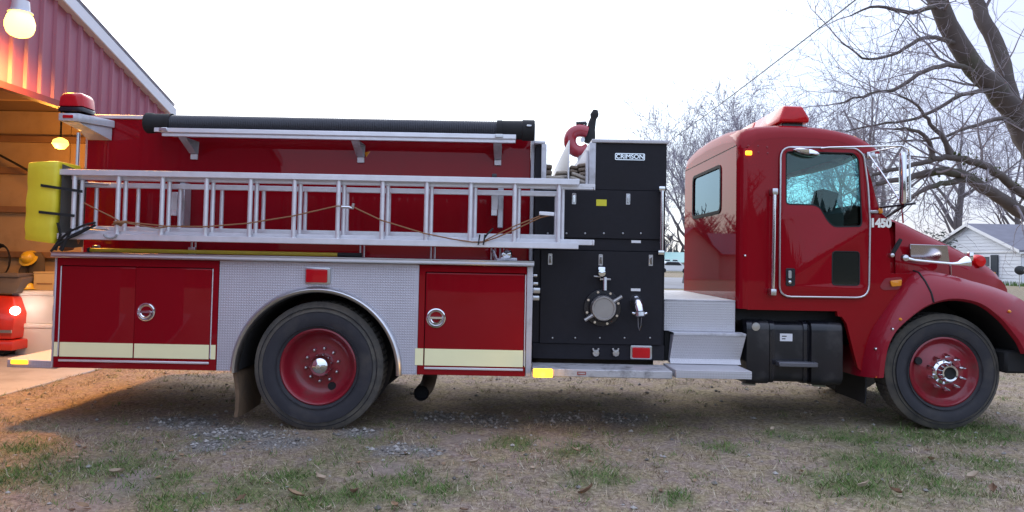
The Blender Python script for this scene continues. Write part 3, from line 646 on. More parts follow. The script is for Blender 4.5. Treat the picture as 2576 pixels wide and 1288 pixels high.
mb = MB().loft([[(cx+sx*k_, 6.05+sy*k_*.9, z) for sx, sy in ((-1, -1), (1, -1), (1, 1), (-1, 1))] for k_, z in ((wd*.98, z0+.046), (wd*.93, z0+.12), (wd*.80, z1-.012), (wd*.6, z1), (.001, z1+.001))], closed=True); mb.build('beacon_lens', LENSR, bcn, bevel=.012, seg=2)
MB().tube([w(198, 334, 6.12), w(194, 425, 6.12), w(188, 620, 6.12)], .014, 8).build('rear_handrail', CHROMED, T, True)

# hose tray on the tank side, brackets
tzz = w(843, 341, 5.98).z; TX0, TX1 = w(389, 330, 5.98).x, w(1298, 345, 5.98).x
MB().box(TX0, TX1, 5.965, 5.975, tzz, tzz+.036).box(TX0+.05, TX1, 5.976, 6.20, tzz-.004, tzz+.006).build('hose_tray', ALU, T, bevel=.003)
MB().box(TX0+.06, TX1-.004, 5.98, 5.992, tzz-.032, tzz-.006).build('tray_rail', ALUD, T, bevel=.002)
for (px, py) in ((472, 349), (900, 357), (1252, 364)):
    c = w(px, py, 6.1); MB().loft([[(c.x-.035, 5.995, tzz-.035), (c.x-.035, 6.248, tzz-.035), (c.x-.03, 6.248, tzz-.14), (c.x-.03, 6.2, tzz-.14)], [(c.x+.035, 5.995, tzz-.035), (c.x+.035, 6.248, tzz-.035), (c.x+.03, 6.248, tzz-.14), (c.x+.03, 6.2, tzz-.14)]], closed=True).add([(c.x-.035, 5.995, tzz-.035), (c.x-.035, 6.248, tzz-.035), (c.x-.03, 6.248, tzz-.14), (c.x-.03, 6.2, tzz-.14)], [(0, 1, 2, 3)]).build('tray_bracket', ALUW, T, bevel=.003)
    MB().box(c.x-.028, c.x+.030, 6.225, 6.247, tzz-.19, tzz-.143).build('bracket_foot', WHITEP, T, bevel=.003)
tri = xz([(917, 383), (932, 381), (921, 396)], 6.247); MB().plate(tri, [], 6.2455, 6.2495).build('warning_label', LENSA, T)
# ladder rack brackets
for px in (458, 1250):
    c = w(px, 515, 6.2); hh = .18 if px < 800 else .2
    MB().box(c.x+.01, c.x+.055, 6.12, 6.248, c.z-hh, c.z+hh*1.02).build('ladder_bracket', ALUW, T, bevel=.004)
    MB().box(c.x-.045, c.x+.006, 6.09, 6.12, c.z-.10, c.z+.10).build('ladder_bracket', ALU if px < 800 else ALUD, T, bevel=.004)
    MB().box(c.x-.04, c.x+.01, 6.085, 6.0895, c.z-.05, c.z+.07).build('bracket_plate', WHITEP, T, bevel=.002)
    MB().box(c.x-.04, c.x+.0, 5.9, 6.24, c.z+hh*1.02+.002, c.z+hh*1.02+.03).build('ladder_arm', BLKG, T, bevel=.004)
for px in (486, 910, 1088, 1240, 1262):
    for dx in (-.012, .02): a = w(px, 613, 6.2); MB().tube([(a.x+dx, 6.2, 1.437), (a.x+dx, 6.2, 1.437+.1)], .009, 6).build('shelf_bolt', CHROMED, T)
c = w(1275, 634, 6.0); MB().lathe([(.001, -.03), (.035, -.022), (.045, 0), (.03, .02)], (c.x, 6.02, 1.434+.05), 'Y', 16).build('trim_glint', CHROME, T, True)  # chrome dome added to stand in for a reflected hot spot, no lamp
MB().tube([w(1240, 630, 6.08), w(1250, 655, 6.05), w(1262, 650, 6.02), w(1300, 652, 6.03)], .018, 8).build('grab_hook', CHROME, T, True)

# side lights
def sidelight(px0, py0, px1, py1, Y, bez):
    x0, x1, z0, z1 = rect(px0, py0, px1, py1, Y); b_ = MB().plate(rpoly(rc(x0, x1, z0, z1), .012, 3), [], Y-.018, Y-.0005).build('warning_light', bez, T, bevel=.004, seg=2)
    MB().plate(rpoly(rc(x0+.014, x1-.02, z0+.012, z1-.014), .012, 3), [], Y-.042, Y-.0185).build('lens', LENSR, b_, bevel=.008, seg=2)
sidelight(769, 673, 832, 714, YB+.001, CHROMED)

# ---------------------------------------------------------------- pump panel
YP = 6.12; PX0, PX1 = .19, 1.308
PZ0, PZ1 = .612, 2.452
zA, zB_, zC, zD, zE = w(1500, 478, YP).z, w(1500, 600, YP).z, w(1500, 631, YP).z, w(1500, 865, YP).z, 2.07
XN0, XN1 = w(1365, 420, YP).x, w(1498, 420, YP).x
MB().box(PX0, PX1-.002, YP+.03, mir(YP)-.03, PZ0, 2.03).box(XN1, PX1-.002, YP+.03, mir(YP)-.03, 2.03, PZ1-.002).box(PX0, XN0, YP+.03, mir(YP)-.03, 2.03, PZ1-.03).build('pump_house', BLK, T)
def panel(name, poly, y=YP, bev=.004): return MB().plate(rpoly(poly, .008, 2), [], y, y+.026).build(name, BLK, T, bevel=bev)
panel('pump_panel', [(XN1+.002, zA+.003), (PX1, zA+.003), (PX1, PZ1), (XN1+.002, PZ1)])
panel('pump_panel', [(PX0, zB_+.002), (PX1-.03, zB_+.002), (PX1-.03, zA-.001), (PX0, zA-.001)], YP-.012)
panel('pump_panel', [(PX0, zC+.002), (PX1-.002, zC+.002), (PX1-.002, zB_-.002), (PX0, zB_-.002)])
panel('pump_panel', [(PX0+.06, zD), (PX1-.03, zD), (PX1-.03, zC-.002), (PX0+.06, zC-.002)], YP-.014)
panel('pump_panel', [(PX0, PZ0), (PX1-.002, PZ0), (PX1-.002, zD-.002), (PX0, zD-.002)])
panel('pump_panel', [(PX0, zD+.002), (PX0+.055, zD+.002), (PX0+.055, zC-.002), (PX0, zC-.002)])
MB().box(XN1-.035, PX1+.012, YP-.02, mir(YP)+.02, PZ1+.001, PZ1+.030).build('top_plate', DIAW, T, bevel=.004)
# crosslay bins
zf = w(1430, 470, YP).z
MB().box(XN0, XN1, YP-.012, mir(YP), zf-.03, zf).build('crosslay_floor', ALUW, T, bevel=.003)
MB().box(XN1-.055, XN1, YP-.014, YP-.002, zf+.001, PZ1).box(XN1-.055, XN1-.04, YP-.001, mir(YP), zf+.001, PZ1-.001).build('crosslay_trim', ALUW, T, bevel=.003)
MB().box(XN0-.012, XN0+.032, YP-.014, YP-.002, zf+.001, PZ1-.02).box(XN0-.075, XN0+.02, YP-.014, mir(YP), PZ1-.018, PZ1+.004).build('crosslay_trim', ALUW, T, bevel=.003)
xd = w(1431, 400, 6.16).x; MB().box(xd-.005, xd+.005, 6.15, 8.35, zf+.001, w(1432, 353, 6.15).z).build('crosslay_divider', CREAM, T, bevel=.002)
MB().box(XN1-.075, XN1-.057, 6.16, 8.3, zf+.001, PZ1-.06).build('crosslay_divider', CREAM, T)
# badge
x0, x1, z0, z1 = rect(1547, 386, 1622, 403, YP); bd = MB().plate(rpoly(rc(x0, x1, z0, z1), .01, 3), [rpoly(rc(x0+.006, x1-.006, z0+.006, z1-.006), .006, 3)], YP-.006, YP-.0005).build('badge_frame', CHROME, T)
def text(s_, name, c, size, mt, parent, ext=.0015, sx=1, shear=0, off=0):
    cu = bpy.data.curves.new(name, 'FONT'); cu.body = s_; cu.size = size; cu.extrude = ext; cu.align_x = 'CENTER'; cu.align_y = 'CENTER'; cu.shear = shear; cu.offset = off
    tmp = bpy.data.objects.new(name, cu); C.objects.link(tmp); tm = bpy.data.meshes.new_from_object(tmp.evaluated_get(bpy.context.evaluated_depsgraph_get()))
    bpy.data.objects.remove(tmp); tm.name = name; tm.materials.clear(); tm.materials.append(mt)
    o = bpy.data.objects.new(name, tm); C.objects.link(o); o.rotation_euler = (R(90), 0, 0); o.scale = (sx, 1, 1)
    if parent: o.parent = parent; o.location = Vector(c) - WL[parent]
    else: o.location = c
    return o
text('CRIMSON', 'badge_lettering', ((x0+x1)/2, YP-.003, (z0+z1)/2), .052, CHROME, bd, .002, 1.05, 0, .0008)
# latches
for px, py, yy in ((1444, 500, YP-.012), (1580, 501, YP-.012), (1384, 652, YP-.014), (1511, 654, YP-.014), (1637, 655, YP-.014)):
    c = w(px, py, yy); b_ = MB().plate(rpoly(rc(c.x-.018, c.x+.018, c.z-.047, c.z+.047), .005, 2), [], yy-.006, yy-.0005).build('panel_latch', CHROMED, T, bevel=.002)
    MB().box(c.x-.010, c.x+.010, yy-.014, yy-.0065, c.z-.036, c.z+.030).build('latch_lever', CHROME, b_, bevel=.003)
x0, x1, z0, z1 = rect(1500, 502, 1526, 518, YP-.012); MB().box(x0, x1, YP-.0145, YP-.0125, z0, z1).build('warning_label', YLAB, T)
for px, py, yy in ((1600, 608, YP), (1599, 729, YP-.014)):
    c = w(px, py, yy); MB().box(c.x-.04, c.x+.04, yy-.003, yy-.0005, c.z-.011, c.z+.011).build('name_plate', ALU, T)
for px, py, yy in [(a, 587, YP-.012) for a in (1378, 1425, 1472, 1519, 1567, 1612)] + [(a, 850, YP-.014) for a in (1390, 1447, 1509, 1571, 1635)]:
    c = w(px, py, yy); MB().lathe([(.001, -.006), (.006, -.005), (.009, -.0005)], (c.x, yy, c.z), 'Y', 10).build('panel_screw', CHROMED, T, True)
# steamer inlet
c = w(1515, 774, YP-.014); cy = YP-.014
inl = MB().lathe([(.001, -.05), (.112, -.05), (.12, -.04), (.12, -.018), (.155, -.016), (.16, -.0005)], (c.x, cy, c.z), 'Y', 32).build('intake', BLKG, T, True)
for k_ in range(8):
    a = k_*math.pi/4+.3; MB().lathe([(.001, -.03), (.011, -.03), (.012, -.017)], (c.x+math.cos(a)*.137, cy, c.z+math.sin(a)*.137), 'Y', 6).build('bolt', CHROME, inl)
capm = mat('cast_cap', (.40, .38, .37), .42, .85, var=.15, vs=12)
MB().lathe([(.001, -.108), (.082, -.108), (.086, -.116), (.098, -.116), (.104, -.108), (.106, -.05), (.1, -.049)], (c.x, cy, c.z), 'Y', 32).build('intake_cap', capm, inl, True)
for sg in (1, -1):
    d = Vector((.83, 0, .55))*sg; a = Vector((c.x, cy-.075, c.z)); MB().tube([a+d*.10, a+d*.165, a+d*.185], [.018, .015, .017], 8).build('cap_handle', capm, inl, bevel=0, smooth=True)
# valve above the inlet
c2 = w(1512, 686, cy); vlv = MB().lathe([(.001, -.075), (.03, -.07), (.034, -.05), (.034, -.02), (.04, -.0005)], (c2.x, cy, c2.z), 'Y', 20).build('bleeder_valve', CHROME, T, True)
MB().box(c2.x-.03, c2.x+.03, cy-.05, cy-.012, c2.z-.01, c2.z+.05).build('valve_body', CHROME, vlv, bevel=.008, seg=2)
MB().tube([(c2.x-.01, cy-.06, c2.z-.035), (c2.x-.07, cy-.075, c2.z-.03)], .006, 6).build('valve_lever', CHROMED, vlv, True)
c3 = w(1520, 715, cy); MB().tube([(c3.x, cy-.04, c3.z+.06), (c3.x, cy-.05, c3.z-.05)], .019, 12).build('valve_stem', CHROMED, vlv, True)
MB().box(c3.x-.045, c3.x+.05, cy-.055, cy-.03, c3.z+.035, c3.z+.052).build('valve_bar', CHROMED, vlv, bevel=.004)
# small discharge with chained cap
c = w(1600, 756, cy); dis = MB().lathe([(.001, -.05), (.03, -.048), (.042, -.03), (.045, -.012), (.052, -.0005)], (c.x, cy, c.z), 'Y', 22).build('discharge', CHROME, T, True)
pt = [Vector((c.x, cy-.03, c.z)), Vector((c.x+.004, cy-.07, c.z-.015)), Vector((c.x+.008, cy-.095, c.z-.05)), Vector((c.x+.012, cy-.105, c.z-.085))]
MB().tube(pt, [.038, .040, .037, .034], 16).build('discharge_elbow', CHROME, dis, True)
MB().tube([pt[-1]+Vector((0, -.001, -.0)), pt[-1]+Vector((.003, -.006, -.04))], .044, 18).build('discharge_cap', CHROMED, dis, bevel=.005)
for sg in (1, -1): MB().tube([pt[-1]+Vector((sg*.04, -.003, -.02)), pt[-1]+Vector((sg*.062, -.003, -.012))], .009, 6).build('cap_lug', CHROME, dis, True)
MB().tube([pt[-1]+Vector((-.01, .01, -.05)), pt[-1]+Vector((0, .05, -.13)), pt[-1]+Vector((.012, .07, -.165)), pt[-1]+Vector((.022, .05, -.12)), pt[-1]+Vector((.02, .01, -.05))], .002, 4).build('cap_chain', CHROMED, dis)
# drain knobs
for px in (1498, 1548):
    c = w(px, 887, YP); kn = MB().lathe([(.001, -.04), (.028, -.038), (.034, -.02), (.034, -.012), (.015, -.01), (.015, -.0005)], (c.x, YP, c.z), 'Y', 8).build('drain_knob', CHROMED, T)
    for sg in (1, -1): MB().box(c.x+sg*.022-.008, c.x+sg*.022+.008, YP-.02, YP-.004, c.z+.02, c.z+.04).build('knob_ear', CHROMED, kn, bevel=.003)
sidelight(1585, 869, 1639, 903, YP, CHROMED)
# lever ends beside the panel
for px0, py0, px1, py1 in ((1342, 690, 1352, 697), (1342, 710, 1354, 718), (1342, 724, 1359, 738), (1342, 744, 1357, 756)):
    x0, x1, z0, z1 = rect(px0, py0, px1, py1, 5.93); MB().box(.179, x1, 5.93, 5.96, z0, z1).build('valve_handle', CHROMED, T, bevel=.006, seg=2)
# chrome rail at panel edge
a, b_ = w(1666, 478, 6.06), w(1664, 632, 6.06); MB().tube([a, b_], .016, 12).build('grab_rail', CHROME, T, True)
for q_ in (a, b_): MB().tube([q_, (q_.x-.002, YP+.02, q_.z)], .021, 10).build('rail_stanchion', CHROME, T, True); 
for q_, dz in ((a, .012), (b_, -.012)): MB().box(q_.x-.03, q_.x+.022, 6.04, 6.085, q_.z+dz-.018, q_.z+dz+.018).build('rail_stanchion', CHROME, T, bevel=.006, seg=2)
# running step
sx0, sx1 = .187, w(1695, 940, 5.78).x; sz1 = w(1520, 931, 5.78).z; sz0 = w(1520, 950, 5.78).z
MB().plate([(sx0, 5.78), (sx1-.01, 5.78), (sx1-.01, 6.13), (sx0, 6.13)], [], sz0, sz1, 'Z').build('running_board', mat('worn_tread_plate', (.52, .51, .52), .55, .4, var=.15, vs=6, dirt=(.10, .09, .085), dscale=7, dlow=.5, dhigh=.75, bump=.3, bs=80), T, bevel=.005)
x0, x1, z0, z1 = rect(1341, 927, 1390, 948, 5.78); al = MB().plate(rpoly(rc(x0, x1, z0, z1), .01, 3), [], 5.755, 5.779).build('turn_signal', LITA, T, bevel=.006, seg=2)
point('turn_signal_light', ((x0+x1)/2, 5.72, (z0+z1)/2-.02), 1.6, (1, .5, .02), .03)
x0, x1, z0, z1 = rect(1452, 935, 1474, 943, 5.78); MB().plate(rc(x0, x1, z0, z1), [rc(x0+.006, x1-.006, z0+.006, z1-.006)], 5.777, 5.7797).build('reflector', mat('dull_red_reflector', (.3, .05, .04), .4), T)

# ---------------------------------------------------------------- steps and deck
def pz(px, py, Y): return w(px, py, Y).z
dz = 1.128
MB().box(1.318, 1.93, 6.2, mir(6.2), dz-.012, dz).build('deck_plate', DIAW, T, bevel=.003)
z1b = pz(1764, 834, 6.2); z1f = pz(1786, 845, 6.08)
MB().box(1.318, 1.928, 6.2, 6.212, z1b+.001, dz-.013).build('step_riser', DIAW, T, bevel=.002)
sa, sb = w(1695, 845, 6.08).x, w(1877, 845, 6.08).x
MB().loft([[(sa-.02, 6.215, z1b), (sb, 6.215, z1b)], [(sa, 6.08, z1b-.002), (sb, 6.08, z1b-.002)], [(sa, 6.08, z1b-.022), (sb, 6.08, z1b-.022)], [(sa+.0, 6.215, z1b-.022), (sb, 6.215, z1b-.022)]]).build('step_tread', ALUW, T, bevel=.002)
z2 = pz(1780, 917, 6.08)
MB().loft([[(sa, 6.085, z1b-.023), (sb, 6.085, z1b-.023)], [(sa-.02, 6.13, z2+.04), (sb-.035, 6.13, z2+.04)], [(sa-.02, 6.10, z2), (sb-.035, 6.10, z2)]]).build('step_riser', DIAW, T, smooth=True)
MB().loft([[(sa, 6.085, z1b-.023), (sa, 6.2, z1b-.023)], [(sa-.02, 6.13, z2+.04), (sa-.02, 6.2, z2+.04)], [(sa-.02, 6.10, z2), (sa-.02, 6.2, z2)]]).build('step_side', DIA, T); MB().box(sb-.04, sb-.037, 6.13, 7, z2, z1b-.05).build('step_side', DIAW, T)
ta, tb = w(1700, 940, 5.77).x, w(1892, 940, 5.77).x; z3t, z3b = pz(1795, 933, 5.77), pz(1795, 953, 5.77)
MB().plate([(ta, 5.77), (tb, 5.77), (tb-.01, 6.15), (ta-.02, 6.15)], [], z3b, z3t, 'Z').build('step_tread', DIAW, T, bevel=.004)
MB().box(1.33, 1.90, 6.22, 6.9, .6, dz-.03).build('step_box', BLKM, T)

# ---------------------------------------------------------------- cab
YK = 6.15; YKf = mir(YK)
CX0 = 1.935
side = [(1880, 779), (1880, 372), (1900, 352), (1960, 345), (2050, 347), (2110, 354), (2150, 368), (2168, 385), (2178, 410), (2192, 452), (2204, 500), (2214, 534), (2232, 549), (2241, 600), (2240, 688), (2304, 688), (2280, 714), (2250, 748), (2213, 803), (2188, 852), (2174, 898), (2169, 936), (2158, 925), (2146, 880), (2130, 815), (2118, 797), (2108, 796), (2106, 783)]
sideP = xz(side, YK)
hole = xz([(1966, 374), (2152, 378), (2164, 400), (2176, 572), (2085, 578), (2050, 528), (1966, 522)], YK)
hole = rpoly(hole, .03, 3)
side_in = [(x, z) for x, z in sideP]
cs = MB().plate(sideP, [hole], YK, YK+.05).build('cab_side', RED, T, bevel=.004)
MB().plate(sideP, [hole], YKf-.05, YKf).build('cab_side', RED, T, bevel=.004)
# rear corner posts
for (yy, sg) in ((YK, 1), (YKf, -1)):
    zt = w(1880, 372, YK).z; zb = 1.06; xr = w(1880, 600, YK).x
    mb = MB(); rows = []
    for a in np.linspace(0, math.pi/2, 7): rows.append([(xr+.004-math.sin(a)*(xr-CX0), yy+sg*(xr-CX0)*(1-math.cos(a)), zb), (xr+.004-math.sin(a)*(xr-CX0), yy+sg*(xr-CX0)*(1-math.cos(a)), zt)])
    mb.loft(rows).build('cab_corner', RED, T, True)
rr = w(1880, 600, YK).x - CX0
# roof
def zroof(x):
    pts = [(w(a, b, 6.36).x, w(a, b, 6.36).z) for a, b in ((1868, 326), (1900, 321), (1950, 319.5), (2000, 321), (2050, 326), (2100, 335), (2140, 347), (2165, 361), (2185, 385))]
    return float(np.interp(x, [p_[0] for p_ in pts], [p_[1] for p_ in pts]))
xs_ = [1.935, 1.945, 1.97, 2.02] + list(np.linspace(2.1, 3.0, 10)) + [3.06, 3.11, 3.14]
rows = []
for x in xs_:
    zt = zroof(max(x, 1.99)) - {1.935: .12, 1.945: .05, 1.97: .015}.get(x, 0); zs = np.interp(x, [p_[0] for p_ in sideP[1:8]], [p_[1] for p_ in sideP[1:8]]) - .004
    dy = {1.935: .07, 1.945: .045, 1.97: .02}.get(x, 0) if x < 2 else 0
    zs = min(zs, zt-.02)
    half = [(YK-.001+dy, zs), (YK+.004+dy, zs+(zt-zs)*.35), (YK+.03+dy, zs+(zt-zs)*.68), (YK+.09+dy, zs+(zt-zs)*.92), (YK+.22, zt), (YK+.5, zt+.03), (YC, zt+.045)]
    rows.append([(x, y, z) for y, z in half] + [(x, mir(y), z) for y, z in reversed(half[:-1])])
MB().loft(rows).build('cab_roof', RED, T, True)
# headliner and floor (dark cab interior)
MB().loft([[(2.0, YK+.06, 2.40), (2.0, YKf-.06, 2.40)], [(3.04, YK+.06, 2.44), (3.04, YKf-.06, 2.44)]]).build('headliner', INTER, T)
# rear wall
rw = [(YK+rr-.002, 1.06), (YKf-rr+.002, 1.06)] + [(y, z+.006) for x, y, z in reversed(rows[0]) if YK+rr-.002 < y < YKf-rr+.002]
def yz_at(px, py, X):
    # the point on the plane x = X seen at that pixel
    a = (px-1288)/F; b = -(py-CY)/F; d = _fw + a*_r + b*_u; t = X/d.x; return (t*d.y, CAMZ+t*d.z)
win = [yz_at(1744, 442, CX0), yz_at(1813, 426, CX0), yz_at(1813, 530, CX0), yz_at(1744, 548, CX0)]
ya, yb_ = (win[1][0]+win[2][0])/2, (win[0][0]+win[3][0])/2; za, zb = (win[2][1]+win[3][1])/2, (win[0][1]+win[1][1])/2
wr = rpoly([(ya, za), (yb_, za), (yb_, zb), (ya, zb)], .07, 4)
MB().plate(rw, [wr], CX0, CX0+.03, 'X').build('cab_rear_wall', RED, T)
fr_o = rpoly([(ya-.02, za-.02), (yb_+.02, za-.02), (yb_+.02, zb+.02), (ya-.02, zb+.02)], .08, 4)
rwn = MB().plate(fr_o, [rpoly([(ya+.012, za+.012), (yb_-.012, za+.012), (yb_-.012, zb-.012), (ya+.012, zb-.012)], .06, 4)], CX0-.008, CX0-.0005, 'X').build('rear_window', BLKM, T, bevel=.002)
MB().plate(wr, [], CX0+.006, CX0+.010, 'X').build('pane', GLASSD, rwn)
MB().box(CX0-.004, CX0-.0008, YK+rr, YKf-rr, zb+.12, zb+.126).build('roof_seam', DARKR, T)
# door
dpoly = [(1963, 371), (2150, 375), (2168, 392), (2180, 470), (2184, 560), (2182, 748), (1960, 745), (1961, 560)]
dP = rpoly(xz(dpoly, YK), [.09, .03, .06, .05, .05, .1, .09, .02], 4)
hP = rpoly(xz([(1976, 382), (2146, 386), (2158, 402), (2166, 558), (2163, 570), (2096, 571), (2080, 556), (2061, 523), (2046, 516), (1976, 514)], YK), [.03, .03, .03, .03, .02, .03, .03, .05, .03, .03], 3)
hP2 = rpoly(xz([(2092, 632), (2160, 633), (2160, 718), (2091, 717)], YK), .03, 3)
door = MB().plate(dP, [hP, hP2], YK-.016, YK-.001).build('cab_door', RED, T, bevel=.004, seg=2)
MB().plate(rpoly(xz([(1970, 378), (2152, 382), (2172, 400), (2172, 574), (2085, 576), (2050, 524), (1970, 518)], YK), .02, 2), [], YK+.012, YK+.016).build('window_pane', GLASS, door)
MB().tube([(x, YK-.012, z) for x, z in hP], .007, 6, closed=True).build('window_gasket', BLKM, door, True)
MB().plate(hP2, [], YK-.012, YK-.002).build('lower_window', mat('dark_door_glass', (.008, .011, .010), .12, 0, .5), door)
MB().tube([(x, YK-.013, z) for x, z in hP2], .006, 6, closed=True).build('window_gasket', BLKM, door, True)
trim = rpoly(xz([(1962, 370), (2150, 374), (2170, 390), (2181, 470), (2186, 560), (2183, 749), (1959, 746), (1960, 560)], YK), [.1, .03, .06, .05, .05, .11, .1, .02], 5)
MB().tube([(x, YK-.018, z) for x, z in trim], .0085, 8, closed=True).build('door_trim', CHROMED, door, True)
c = w(1988, 697, YK-.016); hd = MB().plate(rpoly(rc(c.x-.04, c.x+.038, c.z-.075, c.z+.075), .015, 3), [], YK-.026, YK-.0165).build('door_handle', BLKG, door, bevel=.003)
MB().plate(rpoly(rc(c.x-.022, c.x+.005, c.z-.01, c.z+.055), .008, 2), [], YK-.034, YK-.0265).build('handle_grip', CHROMED, door, bevel=.003); MB().lathe([(.001, -.008), (.013, -.006), (.015, 0)], (c.x-.008, YK-.027, c.z-.042), 'Y', 12).build('lock', CHROME, door, True)
# look-down mirror
c = w(2030, 386, YK-.05); MB().loft([[(c.x+math.cos(a)*.115*k_, YK-.02-d_, c.z+.012-math.cos(a)*.018+math.sin(a)*.034*k_) for a in np.linspace(0, 2*math.pi, 20, endpoint=False)] for k_, d_ in ((.95, 0), (1, .03), (.8, .06), (.4, .075), (.01, .08))], closed=True).build('convex_mirror', CHROME, T, True)
# grab handle
a, b_ = w(1948, 482, 6.08), w(1944, 735, 6.08); MB().tube([a, b_], .017, 12).build('grab_rail', CHROME, T, True)
for q_ in (a, b_): MB().box(q_.x-.022, q_.x+.026, 6.06, YK-.001, q_.z-.028, q_.z+.028).build('rail_stanchion', CHROMED, T, bevel=.008, seg=2)
# number
c = w(2215, 562, YK); text('1450', 'unit_number', (c.x, YK-.003, c.z), .098, NUM, T, .001, .92, 0, .006)
# cab clearance dots and lamps
for px, py in ((1883, 367), (1907, 367), (1930, 370), (1908, 383), (1931, 385)):
    c = w(px, py, YK); MB().lathe([(.001, -.006), (.008, -.004), (.010, -.0002)], (c.x, YK+.001, c.z), 'Y', 10).build('rivet', REDM, T, True)
c = w(1884, 385, YK); MB().box(c.x-.034, c.x+.022, YK-.022, YK-.0005, c.z-.02, c.z+.018).build('marker_light', LITA2, T, bevel=.008, seg=2)
c = w(1868, 643, YK); MB().lathe([(.001, -.01), (.008, -.008), (.013, .012)], (c.x+.02, YK-.001, c.z), 'Y', 12).build('reflector', CHROME, T, True)
c = w(2141, 347, 6.55); o = MB().loft([[(c.x+sx*.035*k_, 6.55+sy*.06*k_, c.z-.02+h) for sx, sy in ((-1, -1), (1, -1), (1, 1), (-1, 1))] for k_, h in ((1, -.02), (.95, .015), (.6, .035), (.01, .037))], closed=True).build('roof_marker_light', LENSA, T, bevel=.006, seg=2)
for yy in (6.9, 7.4, 7.75): MB().loft([[(c.x+sx*.035*k_, yy+sy*.06*k_, c.z+.01+h) for sx, sy in ((-1, -1), (1, -1), (1, 1), (-1, 1))] for k_, h in ((1, -.02), (.95, .015), (.6, .035), (.01, .037))], closed=True).build('roof_marker_light', LENSA, T, bevel=.006, seg=2)
# light bar
lb0 = w(1990, 318, 6.45); e0 = lb0.x; zb0 = lb0.z
bar = MB().box(e0-.1, e0+.09, 6.40, 7.85, zroof(2.3)-.02, zroof(2.3)+.075).build('light_bar', BLKG, T, bevel=.008)
zb0 += .022
sec = lambda k_, y: [(e0-.145*k_, y, zb0-.003), (e0+.122*k_, y, zb0-.003), (e0+.125*k_, y, zb0+.03), (e0+.06*k_, y, zb0+.142*k_), (e0-.105*k_, y, zb0+.145*k_), (e0-.142*k_, y, zb0+.03)]
def lens(y0, y1, mt):
    rows = [sec(.9, y0), sec(1, y0+.03), sec(1, y1-.03), sec(.9, y1)]; mb = MB().loft(rows, closed=True); mb.add(rows[0], [(0, 1, 2, 3, 4, 5)]); mb.add(rows[-1], [(0, 1, 2, 3, 4, 5)]); mb.build('light_bar_lens', mt, bar, bevel=.01, seg=2)
lens(6.33, 7.1, LENSR); lens(7.108, 7.9, LENSR)
# windscreen, dash, seats, far details
x_t, z_t = w(2166, 380, YK).x, w(2166, 388, YK).z; x_b2, z_b2 = w(2222, 541, YK).x, w(2222, 541, YK).z
rows = []
for t in np.linspace(0, 1, 4):
    row = []
    for s_ in np.linspace(0, 1, 13):
        y = YK+.05+(YKf-YK-.1)*s_; bulge = .14*(1-(2*s_-1)**2)
        row.append((x_t+(x_b2-x_t)*t+bulge, y, z_t+.02+(z_b2-z_t-.02)*t+.03*(1-t)*(1-(2*s_-1)**2)))
    rows.append(row)
MB().loft(rows).build('windscreen', GLASS, T, True)
hdr = []
for s_ in np.linspace(0, 1, 13):
    y = YK+.03+(YKf-YK-.06)*s_; b3 = .14*(1-(2*s_-1)**2); hdr.append([(3.13, y, zroof(3.12)+.02), (x_t+b3+.006, y, z_t+.06), (x_t+b3+.012, y, z_t-.005), (x_t+b3-.05, y, z_t-.0), (3.0, y, 2.45)])
MB().loft(hdr).build('windscreen_header', RED, T, True)
dash = []
for s_ in np.linspace(0, 1, 13):
    y = YK+.055+(YKf-YK-.11)*s_; b3 = .13*(1-(2*s_-1)**2); dash.append([(x_b2+b3+.01, y, z_b2-.03), (x_b2+b3-.1, y, z_b2+.06), (2.95, y, z_b2+.085), (2.86, y, z_b2+.02), (2.86, y, 1.3)])
MB().loft(dash).build('dashboard', INTER, T, True)
cw = []
for s_ in np.linspace(0, 1, 13):
    y = YK+.03+(YKf-YK-.06)*s_; b3 = .15*(1-(2*s_-1)**2); cw.append([(x_b2-.0+b3-.02, y, z_b2-.03), (x_b2+b3+.03, y, z_b2-.035), (x_b2+b3+.12, y, z_b2-.06), (x_b2+b3+.12, y, 1.2)])
MB().loft(cw).build('cowl', RED, T, True)
def seat(y):
    s0 = MB().box(2.28, 2.75, y-.24, y+.24, 1.28, 1.42).build('seat', INTER, T, bevel=.04, seg=2)
    MB().obox((2.28, y, 1.72), .14, .46, .62, Matrix.Rotation(R(-12), 3, 'Y')).build('seat_back', INTER, s0, bevel=.04, seg=2)
    MB().obox((2.22, y, 2.08), .10, .26, .16, Matrix.Rotation(R(-12), 3, 'Y')).build('headrest', INTER, s0, bevel=.03, seg=2)
seat(6.65); seat(7.65)
MB().box(2.0, 2.9, YK+.06, YKf-.06, 1.06, 1.1).build('cab_floor', INTER, T)
q_ = Vector((2.80, 7.65, 1.83)); rot = Matrix.Rotation(R(62), 3, 'Y')
MB().tube([q_+rot @ Vector((math.cos(a)*.22, math.sin(a)*.22, 0)) for a in np.linspace(0, 2*math.pi, 24, endpoint=False)], .016, 6, closed=True).build('steering_wheel', BLKM, T, True)
c = w(2073, 508, 6.75); MB().obox((c.x, 6.75, c.z), .16, .2, .2, Matrix.Rotation(R(14), 3, 'Y')).build('dash_console', BLKM, T, bevel=.01)
MB().tube([(c.x+.03, 6.75, c.z-.09), (2.92, 6.75, 1.8)], .03, 8).build('console_post', BLKM, T, True)
